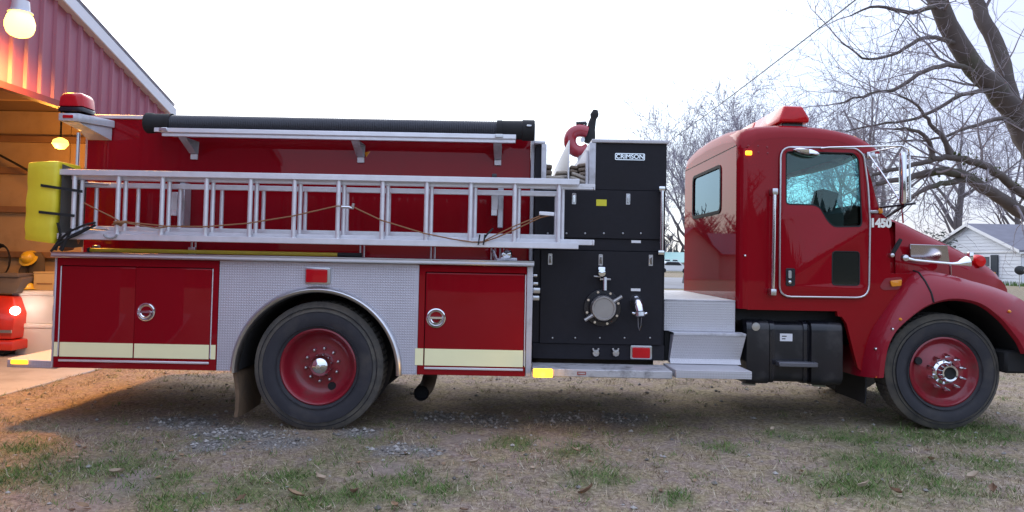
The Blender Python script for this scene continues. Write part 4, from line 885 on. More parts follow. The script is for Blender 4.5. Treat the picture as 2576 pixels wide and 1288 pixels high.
# mirror
p1, p2, p3 = w(2066, 373, 6.12), w(2270, 368, 5.86), w(2288, 384, 5.86)
MB().tube([p1, w(2085, 371, 6.08), w(2170, 369, 5.97), w(2268, 367, 5.86), w(2286, 376, 5.85), w(2288, 395, 5.85), w(2289, 505, 5.85)], .008, 8).build('mirror_arm', CHROME, T, True)
MB().tube([w(2185, 384, 6.14), w(2245, 372, 5.95), w(2262, 369, 5.87)], .006, 8).build('mirror_arm', CHROMED, T, True)
MB().tube([w(2185, 388, 6.13), w(2222, 440, 5.98), w(2268, 512, 5.9), w(2272, 560, 6.2)], .0065, 8).build('mirror_arm', CHROME, T, True)
MB().tube([w(2214, 522, 6.14), w(2258, 517, 5.95), w(2290, 513, 5.86), w(2303, 511, 5.85)], .010, 8).build('mirror_arm', BLKG, T, True)
MB().tube([w(2232, 545, 6.16), w(2255, 530, 6.0), w(2278, 516, 5.88)], .012, 8).build('mirror_arm', BLKG, T, True)
x0, x1, z0, z1 = rect(2268, 383, 2284, 512, 5.86)
MB().loft([[((x0+x1)/2+math.cos(a)*(x1-x0)/2*k_, 5.86+math.sin(a)*.035*k_+.03, z) for a in np.linspace(0, 2*math.pi, 16, endpoint=False)] for k_, z in ((.3, z0-.006), (.85, z0), (1, z0+.02), (1, z1-.02), (.85, z1), (.3, z1+.006))], closed=True).build('side_mirror', CHROME, T, True)
c = w(2190, 387, YK-.01); MB().box(c.x-.04, c.x+.03, YK-.03, YK-.001, c.z-.04, c.z+.015).build('mirror_bracket', CHROMED, T, bevel=.008, seg=2)
c = w(2200, 533, YK-.01); MB().box(c.x-.04, c.x+.03, YK-.025, YK-.001, c.z-.012, c.z+.014).build('mirror_bracket', CHROMED, T, bevel=.005)
c = w(2213, 532, YK-.01); MB().loft([[(c.x+(-.01)*k_, YK-.012, c.z+.035*k_), (c.x+.035*k_, YK-.012, c.z-.02*k_), (c.x-.015*k_, YK-.012, c.z-.015*k_)], [(c.x, YK-.03, c.z+.01), (c.x+.012, YK-.03, c.z), (c.x, YK-.03, c.z)]], closed=True).build('marker_light', LITA2, T) if False else MB().box(c.x-.012, c.x+.025, YK-.024, YK-.002, c.z-.018, c.z+.03).build('marker_light', LENSA, T, bevel=.008)

# ---------------------------------------------------------------- hood
hp = [(2241, 549), (2275, 562), (2310, 580), (2360, 603), (2410, 627), (2450, 648), (2475, 662), (2490, 675), (2500, 695), (2505, 715)]
def hs(x):   # near side of the hood narrows to the nose
    t = (x-3.3)/(4.42-3.3); return YK+.02+.42*max(0, min(1, t))**1.2
rows = []
for i, (a, b_) in enumerate(hp):
    for _ in range(4):
        xg = w(a, b_, 6.5).x; ysd = hs(xg); g_ = w(a, b_, ysd+.14); 
    q_ = w(a, b_, ysd+.16); x, zt = q_.x, q_.z; zb = 1.25 if i < 8 else 1.22
    half = [(ysd, zb), (ysd+.004, zb+(zt-zb)*.45), (ysd+.02, zt-.15*(1-i*.04)), (ysd+.06, zt-.06), (ysd+.16, zt-.008), (ysd+.32, zt+.01), (YC, zt+.022)]
    if i == 9: half = [(y, min(z, zt)) for y, z in half]
    rows.append([(x, y, z) for y, z in half] + [(x, mir(y), z) for y, z in reversed(half[:-1])])
f0 = rows[0]; rows.insert(0, [(w(2236, 600, YK).x, y, z+.012) for x, y, z in f0])
last = rows[-1]; rows.append([(x+.015, y*.96+YC*.04, zz*.96+.05) for x, y, zz in last])
MB().loft(rows).build('hood', RED, T, True)
xn = rows[-1][0][0]
MB().box(xn-.03, xn+.02, 6.68, mir(6.68), .78, 1.24).build('grille', CHROMED, T, bevel=.01)
# fender: arch lip, flare, crown
lip = [(2222, 950), (2227, 905), (2235, 869), (2250, 838), (2270, 815), (2310, 782), (2348, 761), (2394, 751), (2440, 755), (2478, 769), (2519, 802), (2548, 836), (2567, 862), (2580, 890)]
rid = [(2168, 947), (2172, 908), (2181, 870), (2196, 830), (2218, 795), (2257, 740), (2309, 684), (2385, 691), (2450, 708), (2505, 724), (2552, 744), (2592, 770), (2622, 806), (2640, 850)]
rows = []
A_, B_2 = [w(a, b_, 6.0) for a, b_ in lip], [w(a, b_, 6.14) for a, b_ in rid]
cen = w(2375, 935, 6.1)
for i in range(len(lip)):
    a, b_ = A_[i], B_2[i]; d_in = (Vector((cen.x, 0, cen.z))-Vector((a.x, 0, a.z))).normalized()*.02
    t_b = b_ + Vector((0, .55, 0)); t_b.z -= .02
    m1 = a.lerp(b_, .33); m2 = a.lerp(b_, .68); m3 = b_.lerp(t_b, .12)
    up = (b_-a); up.y = 0; up = up.normalized()
    rows.append([a+d_in+Vector((0, .03, 0)), a+d_in*.2, a+Vector((0, -.004, 0)), m1+Vector((0, -.042, 0)), m2+Vector((0, -.04, 0)), b_+Vector((0, -.012, 0))-up*.004, m3+up*.012, b_.lerp(t_b, .35)+up*.01, t_b])
def fine_rows(rows, k=3):
    out = []
    n_ = len(rows)
    for i in range(n_-1):
        for s_ in range(k):
            t = s_/k; row = []
            for j in range(len(rows[0])):
                p0, p1, p2, p3 = rows[max(0, i-1)][j], rows[i][j], rows[i+1][j], rows[min(n_-1, i+2)][j]
                row.append(.5*((2*p1)+(-p0+p2)*t+(2*p0-5*p1+4*p2-p3)*t*t+(-p0+3*p1-3*p2+p3)*t**3))
            out.append(row)
    out.append(rows[-1]); return out
REDF = mat('fender_red_gelcoat', (.26, .006, .018), .4, 0, .45, spec=.2, var=.1, vs=4, dirt=(.17, .03, .04), dscale=3, dlow=.55, dhigh=1.0)
fend = MB().loft(fine_rows(rows)).build('fender', REDF, T, True)
MB().loft(fine_rows([[Vector((p_.x, mir(p_.y), p_.z)) for p_ in r_] for r_ in rows])).build('fender', REDF, T, True)
# fender seam
sm = [w(2309, 683, 6.12), w(2322, 705, 6.075), w(2334, 732, 6.05), w(2345, 760, 6.0)]
i6 = fine_rows(rows)[18]; i7 = rows[6]
MB().tube([p_+Vector((0, -.002, .0)) for p_ in rows[6][2:7]], .0075, 6).build('fender_seam', BLKM, fend, True)
for px, py, mt in ((2258, 799, LENSA), (2246, 826, CHROME), (2199, 874, CHROME), (2534, 784, LENSA)):
    best = min((p_ for r_ in fine_rows(rows, 6) for p_ in r_[2:6]), key=lambda p_: (p_-w(px, py, p_.y)).length)
    MB().lathe([(.001, -.012), (.009, -.01), (.014, .004)], best+Vector((0, -.004, 0)), 'Y', 10).build('fender_light', mt, fend, True)
# amber lamp in its recess
c = w(2243, 712, YK); MB().plate(rpoly(xz([(2212, 722), (2226, 700), (2262, 697), (2270, 700), (2262, 728), (2222, 730)], YK), .02, 3), [], YK-.004, YK-.0005).build('lamp_recess', REDM, T, bevel=.002)
MB().plate(rpoly(xz([(2237, 706), (2266, 703), (2264, 719), (2240, 721)], YK), .01, 2), [], YK-.022, YK-.0045).build('turn_signal', LENSA, T, bevel=.006, seg=2)
# vent, horn, siren light, latch on hood
def hood_y(px, py): 
    y = 6.2
    for _ in range(6): y = hs(w(px, py, y).x)
    return y
vp = [(2290, 614), (2384, 617), (2390, 661), (2291, 657)]
v3 = [w(a, b_, hood_y(a, b_)-(.055 if i < 2 else .012)) for i, (a, b_) in enumerate(vp)]; v4 = [p_+Vector((0, .03, 0)) for p_ in v3]
MB().add(v3+v4, [(0, 1, 2, 3), (7, 6, 5, 4), (0, 4, 5, 1), (1, 5, 6, 2), (2, 6, 7, 3), (3, 7, 4, 0)])  .build('hood_vent', mat('vent_steel', (.42, .40, .42), .16, 1), T, bevel=.004)
h0 = [w(2277, 650, 6.1), w(2300, 655, 6.1), w(2350, 660, 6.13), w(2395, 664, 6.16), w(2410, 664, 6.17), w(2421, 662, 6.18), w(2432, 661, 6.185)]
hn = MB().tube(h0, [.02, .012, .012, .013, .02, .038, .058], 14, cap=False).build('air_horn', CHROME, T, True)
MB().lathe([(.001, -.03), (.026, -.02), (.032, .01)], w(2276, 649, 6.1), 'Y', 14).build('horn_driver', CHROMED, hn, True); MB().tube([w(2390, 667, 6.16), w(2391, 690, 6.25)], .01, 6).build('horn_stand', CHROMED, hn)
a = hood_y(2441, 645); c = w(2440, 645, a-.02); MB().obox(c, .036, .05, .075, Matrix.Rotation(R(4), 3, 'Y')).build('hood_lamp_bracket', CHROME, T, bevel=.006, seg=2)
a = hood_y(2464, 656); c = w(2464, 657, a-.02); MB().loft([[c+Vector((math.cos(t)*.055*k_, -d_, math.sin(t)*.055*k_)) for t in np.linspace(0, 2*math.pi, 16, endpoint=False)] for k_, d_ in ((1.1, -.05), (1.05, .0), (.85, .02), (.01, .024))], closed=True).build('warning_lens', mat('bright_red_lens', (.62, .008, .010), .2, 0, .4, spec=.2), T, True)
a, b_ = w(2243, 642, YK-.02), w(2266, 602, YK-.02); ltc = MB().tube([a, a.lerp(b_, .3), a.lerp(b_, .62), b_], [.013, .018, .02, .016], 8).build('hood_latch', BLKM, T, True)
MB().lathe([(.001, -.02), (.017, -.016), (.02, .015)], a, 'Y', 12).build('latch_base', CHROMED, ltc, True)
c = w(2500, 688, 6.62); MB().lathe([(.001, -.01), (.014, -.008), (.016, .01)], c, 'Y', 10).build('nose_lamp', LENSA, T, True)
# bumper
bz = w(2572, 876, 6.05).z
MB().loft([[(4.36, 6.0, bz-.16), (4.36, 6.0, bz+.02), (4.36, 6.05, bz+.05)], [(4.52, 5.98, bz-.2), (4.54, 5.96, bz+.04), (4.5, 6.02, bz+.07)], [(4.66, 6.35, bz-.2), (4.7, 6.33, bz+.04), (4.66, 6.36, bz+.07)], [(4.72, YC, bz-.2), (4.76, YC, bz+.04), (4.72, YC, bz+.07)], [(4.66, mir(6.35), bz-.2), (4.7, mir(6.33), bz+.04), (4.66, mir(6.36), bz+.07)], [(4.36, mir(6.0), bz-.16), (4.36, mir(6.0), bz+.02), (4.36, mir(6.05), bz+.05)]]).build('bumper', CHROME, T, True)
MB().box(4.18, 4.5, 6.1, mir(6.1), bz-.22, bz-.03).build('bumper_valance', BLKM, T, bevel=.02)
c = w(2542, 840, 6.3); MB().tube([w(2522, 837, 6.3), w(2562, 843, 6.3)], .012, 6).build('brace_rod', CREAM, T)
# front inner structure
MB().box(3.05, 4.36, 6.62, mir(6.62), .62, 1.25).build('engine_bay', BLKM, T)
MB().plate([(2.9, 0), (4.5, 0), (4.5, .1), (2.9, .1)], [], 6.45, 6.5).v and None
rows2 = [[A_[i]+Vector((0, .035, 0)), A_[i]+Vector((0, .62, 0))] for i in range(len(A_))]
MB().loft(rows2).build('fender_liner', BLKM, T, True)
MB().box(3.02, 3.06, 6.2, 6.9, .5, 1.2).build('fender_liner', BLKM, T)

# ---------------------------------------------------------------- fuel tank, mudflaps, exhaust, chassis
a, b_ = w(1872, 880, 6.22), w(2118, 885, 6.22); tz0, tz1 = w(2000, 968, 6.2).z, w(2000, 806, 6.3).z
prof = rpoly([(6.2, tz0+.02), (6.75, tz0), (6.75, tz1), (6.2, tz1-.01)], [.06, .05, .05, .07], 5)
def xsec(x0, x1, prof_, name, mt, parent, bev=0):
    return MB().plate(prof_, [], x0, x1, 'X').build(name, mt, parent, bevel=bev, seg=2)
TANKM = mat('tank_black', (.010, .0105, .016), .34, .2, .3, var=.3, vs=5, dirt=(.05, .045, .045), dscale=4)
ft = xsec(a.x, b_.x, prof, 'fuel_tank', TANKM, T, .03)
for pa, pb in ((1874, 1930), (2036, 2112)):
    xa, xb = w(pa, 880, 6.2).x, w(pb, 880, 6.2).x; pr = [(y-.045 if y < 6.5 else y, z+(.012 if z > .9 else -.012 if z < .5 else 0)) for y, z in prof]
    xsec(xa, xb, pr, 'tank_end', TANKM, ft, .02)
for px in (1941, 2026):
    c = w(px, 880, 6.2).x; pr = [(y-.010 if y < 6.7 else y, z+(.010 if z > .9 else -.010 if z < .5 else 0)) for y, z in prof]
    xsec(c-.02, c+.02, pr, 'tank_strap', BLKG, ft, .006)
c = w(1902, 822, 6.15); MB().lathe([(.001, -.05), (.035, -.048), (.04, -.03), (.036, .03)], (c.x, 6.20, c.z), 'Y', 16).build('filler_cap', CHROMED, ft, True)
c = w(1978, 848, 6.2); MB().box(c.x-.056, c.x+.05, 6.193, 6.1985, c.z-.034, c.z+.03).build('tank_label', WHITEP, ft)
for i in range(2): MB().box(c.x-.04, c.x+(.0 if i else -.01), 6.1915, 6.1925, c.z-.018+i*.022, c.z-.010+i*.022).build('label_print', BLKM, ft)
st_ = w(2000, 915, 6.17); MB().box(st_.x-.16, st_.x+.17, 6.10, 6.2, st_.z-.02, st_.z+.02).build('tank_step', mat('step_grey', (.16, .16, .18), .4, .6), ft, bevel=.006)
MB().box(1.95, 2.95, 6.3, 7.0, .95, 1.05).build('cab_sill', BLKM, T)
for (px0, px1, yy) in ((1870, 1905, 6.2), (2040, 2090, 6.2)): c = w((px0+px1)/2, 966, yy); MB().tube([(c.x-.06, 6.25, tz0-.006), (c.x+.06, 6.25, tz0-.012)], .012, 6).build('tank_clamp', CHROMED, ft)
# mudflaps
def flap(px_n, px_f, pyt, pyb, Y0, name, mt, th=.012, lean=.0):
    x0 = w((px_n), (pyt+pyb)/2, Y0).x; z0, z1 = w(px_n, pyb, Y0).z, w(px_n, pyt, Y0).z
    rows_ = []
    for t in np.linspace(0, 1, 9):
        z = z1+(z0-z1)*t; wv = .02*math.sin(t*3)+lean*t
        rows_.append([(x0+wv, Y0, z), (x0+wv+.01, Y0+.2, z), (x0+wv-.005, Y0+.6 - .05*t, z), (x0+wv+th-.005, Y0+.6 - .05*t, z), (x0+wv+th+.01, Y0+.2, z), (x0+wv+th, Y0, z)])
    mb_ = MB().loft(rows_, closed=True); mb_.add(rows_[-1], [(0, 1, 2, 3, 4, 5)]); return mb_.build(name, mt, T, True)
flap(583, 640, 935, 1050, 5.97, 'mudflap', MUD, .03, .02)
flap(2168, 2135, 900, 1016, 6.25, 'mudflap', BLKM, .012, .02)
c = w(1058, 990, 6.3); ex = MB().tube(*smooth_path([w(1060, 989, 6.2), w(1063, 985, 6.4), w(1078, 962, 6.65), w(1090, 900, 6.8)], [.066]*4), 20, cap=False).build('exhaust_pipe', RUST, T, True); MB().tube([w(1060, 989, 6.203), w(1060, 987, 6.34)], .060, 20, cap=False).build('pipe_bore', BLKM, ex, True); MB().lathe([(.001, 0), (.06, 0)], w(1060, 987, 6.33), 'Y', 20).build('pipe_dark', BLKM, ex)
for yy in (6.72, mir(6.72)): MB().box(-3.6, 4.3, yy-.04, yy+.04, .62, .88).build('frame_rail', CHASS, T)
MB().tube([(-1.55, 6.3, .52), (-1.55, mir(6.3), .52)], .11, 14).build('rear_axle', CHASS, T, True); MB().lathe([(.02, -.2), (.18, -.12), (.22, 0), (.18, .12), (.02, .2)], (-1.55, YC, .52), 'X', 18).build('differential', CHASS, T, True)
MB().tube([(3.70, 6.5, .50), (3.70, mir(6.5), .50)], .07, 10).build('front_axle', CHASS, T, True); MB().tube([(-1.4, YC, .56), (1.6, YC, .72)], .05, 10).build('drive_shaft', CHASS, T, True)
MB().box(.2, 1.3, 6.5, mir(6.5), .45, .62).build('pump_casing', CHASS, T, bevel=.05); MB().box(1.6, 2.9, 6.9, 7.5, .5, .9).build('gearbox', CHASS, T, bevel=.06)
MB().box(1.95, 2.9, mir(6.75), mir(6.25), .40, .98).build('shade_block_front', CHASS, T, bevel=.03)  # unseen far-side box, added to darken the ground under the cab
MB().box(-.7, 1.4, mir(6.7), mir(6.1), .40, .62).build('shade_block_mid', CHASS, T, bevel=.02)  # unseen box added amidships to block light coming under from the far side
MB().box(-3.6, -2.4, mir(6.9), mir(6.2), .36, .5).build('shade_block_rear', CHASS, T, bevel=.02)  # unseen low box, added so the ground below the rear stays darker

# ---------------------------------------------------------------- wheels
def wheel(c, Ro, Rr, width, kind, sgn=1):
    """c = centre of the outer face; sgn=1: outer face towards -Y"""
    t = empty('wheel', c, parent=T); y = lambda d: d*sgn
    zero = Vector(c)
    # tyre: sidewall, shoulder, tread
    pr = [(Rr-.02, y(.03)), (Rr+.004, y(.018)), (Rr+.02, y(.008)), (Rr+.06, y(-.004)), (Rr+(Ro-Rr)*.45, y(-.010)), (Rr+(Ro-Rr)*.62, y(-.006)), (Ro-.085, y(.004)), (Ro-.055, y(.012)), (Ro-.03, y(.022)), (Ro-.012, y(.032)), (Ro-.002, y(.045))]
    tyre = MB().lathe(pr[:7], zero, 'Y', 72).build('tyre', RUB, t, True)
    MB().lathe([(Ro-.085, y(.004)), (Ro-.055, y(.012)), (Ro-.030, y(.022)), (Ro-.012, y(.032)), (Ro-.003, y(.0405))], zero, 'Y', 72).build('shoulder', TREAD, t, True)
    for rr_ in (Rr+.028, Rr+(Ro-Rr)*.62, Ro-.05): MB().lathe([(rr_-.003, y(.0)), (rr_, y(-.0105 if rr_ < Ro-.06 else .006)), (rr_+.003, y(.0))], zero, 'Y', 72).build('sidewall_rib', RUB, t, True)
    # tread lugs round the shoulder
    mb_ = MB(); nl = 64
    rows_ = []
    for k_ in range(nl*4):
        a = 2*math.pi*k_/(nl*4); low = (k_ % 4) == 3
        row = []
        for (d, r_) in ((.040, Ro-.003), (.055, Ro), (width*.30, Ro), (width*.34, Ro-.012), (width*.37, Ro), (width*.63, Ro), (width*.66, Ro-.012), (width*.7, Ro), (width-.05, Ro), (width-.03, Ro-.01), (width, Rr+.02)):
            rr_ = r_-(.012 if low and r_ > Ro-.009 else 0); row.append(zero+Vector((math.cos(a)*rr_, y(d), math.sin(a)*rr_)))
        rows_.append(row)
    rows_.append(rows_[0]); mb_.loft(rows_); mb_.build('tread', TREAD, t)
    if kind == 'rear':
        pr = [(Rr-.004, y(.026)), (Rr+.004, y(.012)), (Rr-.006, y(.006)), (Rr-.022, y(.02)), (Rr-.03, y(.06)), (Rr-.045, y(.12)), (Rr-.075, y(.155)), (Rr-.11, y(.17)), (Rr-.15, y(.165)), (.10, y(.160)), (.001, y(.160))]
        rim = MB().lathe(pr, zero, 'Y', 56).build('rim', RIMRED, t, True)
        hub = MB().lathe([(.001, y(.004)), (.018, y(.005)), (.021, y(.018)), (.045, y(.024)), (.068, y(.040)), (.086, y(.065)), (.096, y(.10)), (.098, y(.159))], zero, 'Y', 28).build('hub_cap', CHROME, t, True)
        for k_ in range(10):
            a = k_*math.pi/5+.2; q2 = zero+Vector((math.cos(a)*.138, 0, math.sin(a)*.138)); MB().lathe([(.001, y(.125)), (.010, y(.127)), (.014, y(.15)), (.015, y(.159))], q2, 'Y', 6).build('lug_nut', CHROMED, t)
        for a in (-1.15,):
            q2 = zero+Vector((math.cos(a)*.20, 0, math.sin(a)*.20)); MB().lathe([(.001, y(.158)), (.033, y(.158)), (.036, y(.166))], q2, 'Y', 16).build('hand_hole', BLKM, t, True)
    else:
        pr = [(Rr-.004, y(.026)), (Rr+.004, y(.010)), (Rr-.008, y(.004)), (Rr-.022, y(.018)), (Rr-.032, y(.04)), (Rr-.06, y(.055)), (Rr-.085, y(.05)), (.165, y(.012)), (.14, y(.002)), (.001, y(.002))]
        rim = MB().lathe(pr, zero, 'Y', 56).build('rim', RIMRED, t, True)
        MB().lathe([(.05, y(-.055)), (.052, y(-.075)), (.066, y(-.078)), (.074, y(-.06)), (.082, y(-.02)), (.105, y(-.006)), (.108, y(.001))], zero, 'Y', 28).build('hub_cover', CHROME, t, True)
        MB().lathe([(.001, y(-.056)), (.051, y(-.056))], zero, 'Y', 20).build('hub_oil_cap', BLKM, t)
        for k_ in range(10):
            a = k_*math.pi/5+.31; q2 = zero+Vector((math.cos(a)*.142, 0, math.sin(a)*.142)); MB().lathe([(.001, y(-.075)), (.006, y(-.068)), (.012, y(-.035)), (.018, y(-.02)), (.019, y(.001))], q2, 'Y', 10).build('lug_nut', CHROME, t, True)
        a = 2.75; q2 = zero+Vector((math.cos(a)*.225, 0, math.sin(a)*.225)); MB().lathe([(.001, y(.022)), (.03, y(.022)), (.034, y(.036))], q2, 'Y', 16).build('hand_hole', BLKM, t, True)
    return t
rwC = w(799, 924, 5.96); Ro_r = .537
wheel((rwC.x, 5.96, .527), Ro_r, .312, .28, 'rear'); wheel((rwC.x, mir(5.96), .527), Ro_r, .312, .28, 'rear', -1)
wheel((rwC.x, 6.28, .527), Ro_r, .312, .28, 'plain') if False else None
MB().lathe([(.3, 0), (Ro_r-.02, .02), (Ro_r, .05), (Ro_r, .24), (.3, .26)], (rwC.x, 6.27, .527), 'Y', 40).build('inner_tyre', RUB, T, True)
MB().lathe([(.3, 0), (Ro_r-.02, .02), (Ro_r, .05), (Ro_r, .24), (.3, .26)], (rwC.x, mir(6.53), .527), 'Y', 40).build('inner_tyre', RUB, T, True)
fwC = w(2377, 936, 6.15); Ro_f = .494
wheel((fwC.x, 6.15, fwC.z), Ro_f, .292, .28, 'front'); wheel((fwC.x, mir(6.15), fwC.z), Ro_f, .292, .28, 'front', -1)

# ---------------------------------------------------------------- deck gun
c = w(1457, 354, 7.05)
gun = MB().tube(*smooth_path([c+Vector((.09, 0, -.075)), c+Vector((.02, 0, -.11)), c+Vector((-.055, 0, -.085)), c+Vector((-.092, 0, -.01)), c+Vector((-.07, 0, .07)), c+Vector((0, 0, .10)), c+Vector((.08, 0, .085))], [.058, .062, .062, .062, .062, .062, .06]), 18).build('deck_gun', mat('gun_red', (.33, .015, .03), .3, 0, .6, var=.1), T, True)
nzl = [w(1480, 360, 7.05), w(1484, 345, 7.05), w(1485, 332, 7.05), w(1487, 325, 7.05), w(1489, 312, 7.05), w(1491, 304, 7.05), w(1493, 298, 7.05), w(1495, 290, 7.05), w(1497, 284, 7.05), w(1498, 277, 7.05)]
MB().tube(nzl, [.042, .055, .05, .04, .038, .034, .03, .042, .036, .024], 14).build('gun_nozzle', BLKM, gun, True)
MB().tube([c+Vector((.07, 0, .09)), w(1473, 318, 7.05), w(1474, 309, 7.05)], .012, 8).build('gun_crank', BLKG, gun, True); MB().tube([w(1475, 309, 7.05), w(1449, 310, 7.05)], .017, 8).build('crank_grip', BLKG, gun, True)
MB().tube([c+Vector((.04, 0, -.15)), (c.x+.04, 7.05, zf)], .055, 14).build('gun_base', CREAM, gun, True); MB().lathe([(.001, -.012), (.022, -.012), (.022, .012), (.001, .012)], c+Vector((.03, -.03, .005)), 'Y', 16).build('gun_gear', CHROMED, gun, True)

# ================================================================== THINGS CARRIED BY THE TRUCK
YLd = 5.80
LX0, LX1 = -3.665, w(1458, 452, YLd).x
def ladder(name, label, secs, rungs_at, cat='ladder'):
    t = empty(name, ((LX0+LX1)/2, YLd+.05, secs[0][4]), label, cat)
    for (x0, x1, y0, y1, zb0, zb1, zt0, zt1) in secs:
        for (z0, z1) in ((zb0, zb1), (zt0, zt1)):
            fl = .012; mb_ = MB().box(x0, x1, y0, y0+.012, z0, z1).box(x0, x1, y0+.012, y1, z0, z0+.006).box(x0, x1, y0+.012, y1, z1-.006, z1)
            mb_.build('rail', ALUD, t, bevel=.002)
    return t
ztop = w(150, 425, YLd).z; zbot = w(213, 602, YLd).z
b_h = .046
s1 = (LX0, LX1, YLd, YLd+.045, zbot, zbot+b_h, ztop-b_h, ztop)
ztop2 = ztop-b_h-.008+.012; zb2 = zbot+b_h+.006-.012
s2 = (LX0+.06, w(1493, 470, YLd+.06).x, YLd+.062, YLd+.11, zbot+.034, zbot+.034+.042, ztop-.034-.042, ztop-.034)
LAD = ladder('extension_ladder', 'two-section aluminium extension ladder strapped along the truck side', [s1, s2], None)
def rung_mesh(z0, z1, r):
    return MB().tube([(0, 0, z0-(z0+z1)/2), (0, 0, z1-(z0+z1)/2)], r, 12).mesh('rung', ALUD, True, origin=(0, 0, 0))[0]
m1 = rung_mesh(s1[4]+.02, s1[7]-.02, .0185); m2 = rung_mesh(s2[4]+.02, s2[7]-.02, .0175)
rx = [w(a, 515, YLd).x for a in np.linspace(180, 1406, 12)]
for x in rx: link('rung', m1, LAD, (x, YLd+.030, (s1[4]+s1[7])/2))
for x in [w(a, 515, YLd+.09).x for a in np.linspace(205, 1415, 12)]: link('rung', m2, LAD, (x, YLd+.09, (s2[4]+s2[7])/2))
for (z0, z1) in ((s2[4], s2[5]), (s2[6], s2[7])): MB().box(s2[1]+.001, s2[1]+.014, s2[2]-.004, s2[3]+.004, z0-.002, z1+.002).build('rail_tip', WHITEP, LAD, bevel=.004)
x0, x1, z0, z1 = rect(1462, 462, 1494, 472, YLd+.06); MB().box(x0, x1, s2[2]-.0035, s2[2]-.0005, z0+.004, z1-.002).build('rail_label', WHITEP, LAD)
s3y = YLd+.20
RL = empty('roof_ladder', (-1.5, s3y, s1[4]), 'narrow aluminium roof ladder nested behind the extension ladder', 'ladder')
s3x0, s3x1 = w(170, 500, s3y).x, w(1400, 500, s3y).x
for (z0, z1) in ((s1[4]+.075, s1[4]+.115), (s1[7]-.125, s1[7]-.085)): MB().box(s3x0, s3x1, s3y, s3y+.012, z0, z1).box(s3x0, s3x1, s3y+.012, s3y+.05, z0, z0+.006).box(s3x0, s3x1, s3y+.012, s3y+.05, z1-.006, z1).build('rail', ALUD, RL, bevel=.002)
m3 = rung_mesh(s1[4]+.10, s1[7]-.10, .0165)
for x in [w(a, 515, s3y).x for a in np.linspace(238, 1400, 12)]: link('rung', m3, RL, (x, s3y+.025, (s1[4]+s1[7])/2))
for zz in (s1[4]+.09, s1[7]-.10): MB().tube([(s3x0+.35, s3y-.02, zz), (s3x0+.1, s3y-.03, zz+.01), (s3x0+.06, s3y-.03, zz-.05), (s3x0+.12, s3y-.03, zz-.085)], .011, 8).build('roof_hook', CHROMED, RL, True)
# halyard
def cr2(px, py, ox, oy, sc): return ((ox+px/sc)/1.59, (oy+py/sc)/1.59)
rp = [cr2(*a, 200, 600, 2.576) for a in ((350, 545), (480, 612), (640, 690), (720, 735), (870, 752), (1200, 785), (1600, 790))] + [cr2(*a, 500, 400, 1.84) for a in ((900, 908), (1230, 855), (1560, 780), (1680, 785))] + [cr2(*a, 1400, 400, 1.84) for a in ((60, 805), (230, 885), (540, 980), (760, 1025), (900, 1045), (980, 1045), (1080, 1012), (1200, 960), (1400, 865), (1490, 845))]
MB().tube([w(a, b, YLd-.012) for a, b in rp], .0055, 6).build('halyard', ROPE, LAD, True)
rp2 = [cr2(*a, 1400, 400, 1.84) for a in ((970, 1045), (1080, 990), (1200, 932), (1400, 852))]; MB().tube([w(a, b, YLd-.016) for a, b in rp2], .005, 6).build('halyard', ROPE, LAD, True)
rp3 = [cr2(*a, 200, 600, 2.576) for a in ((640, 770), (760, 745), (860, 765), (1100, 805), (1210, 790))]; MB().tube([w(a, b, YLd-.014) for a, b in rp3], .0055, 6).build('halyard', ROPE, LAD, True)
kn = w(*cr2(720, 755, 200, 600, 2.576), YLd-.016); MB().tube([kn+Vector((-.05, 0, -.01)), kn+Vector((-.01, -.01, .012)), kn+Vector((.03, 0, 0)), kn+Vector((0, .01, -.015)), kn+Vector((-.04, -.01, .008)), kn+Vector((.06, 0, .012))], .011, 6).build('halyard_knot', ROPE, LAD, True)
x0, x1, z0, z1 = rect(1356, 533, 1394, 543, YLd); MB().obox(((x0+x1)/2, YLd-.02, (z0+z1)/2), x1-x0, .02, .03, Matrix.Rotation(R(3), 3, 'Y')).build('rung_lock', ALU, LAD, bevel=.004)
a = w(878, 521, YLd-.02); MB().tube([a+Vector((-.06, 0, .0)), a, a+Vector((.03, 0, -.01)), a+Vector((.035, 0, .03))], .012, 8).build('pulley', CHROMED, LAD, True)
a = w(*cr2(620, 870, 200, 600, 2.576), YLd-.012); MB().tube([a+Vector((math.cos(t)*.05, 0, math.sin(t)*.03)) for t in np.linspace(math.pi, 2*math.pi, 9)], .008, 6).build('halyard_end', mat('grey_rope', (.3, .3, .31), .8), LAD, True)
for px in (1205, 1218): a, b = w(px+2, 590, YLd-.02), w(px-2, 616, YLd-.02); MB().tube([a, b], .006, 6).build('tie_strap', BLKM, LAD)
MB().tube([w(1240, 575, YLd+.02), w(1225, 590, YLd-.02), w(1218, 600, YLd-.02)], .008, 6).build('tie_strap', BLKM, LAD)
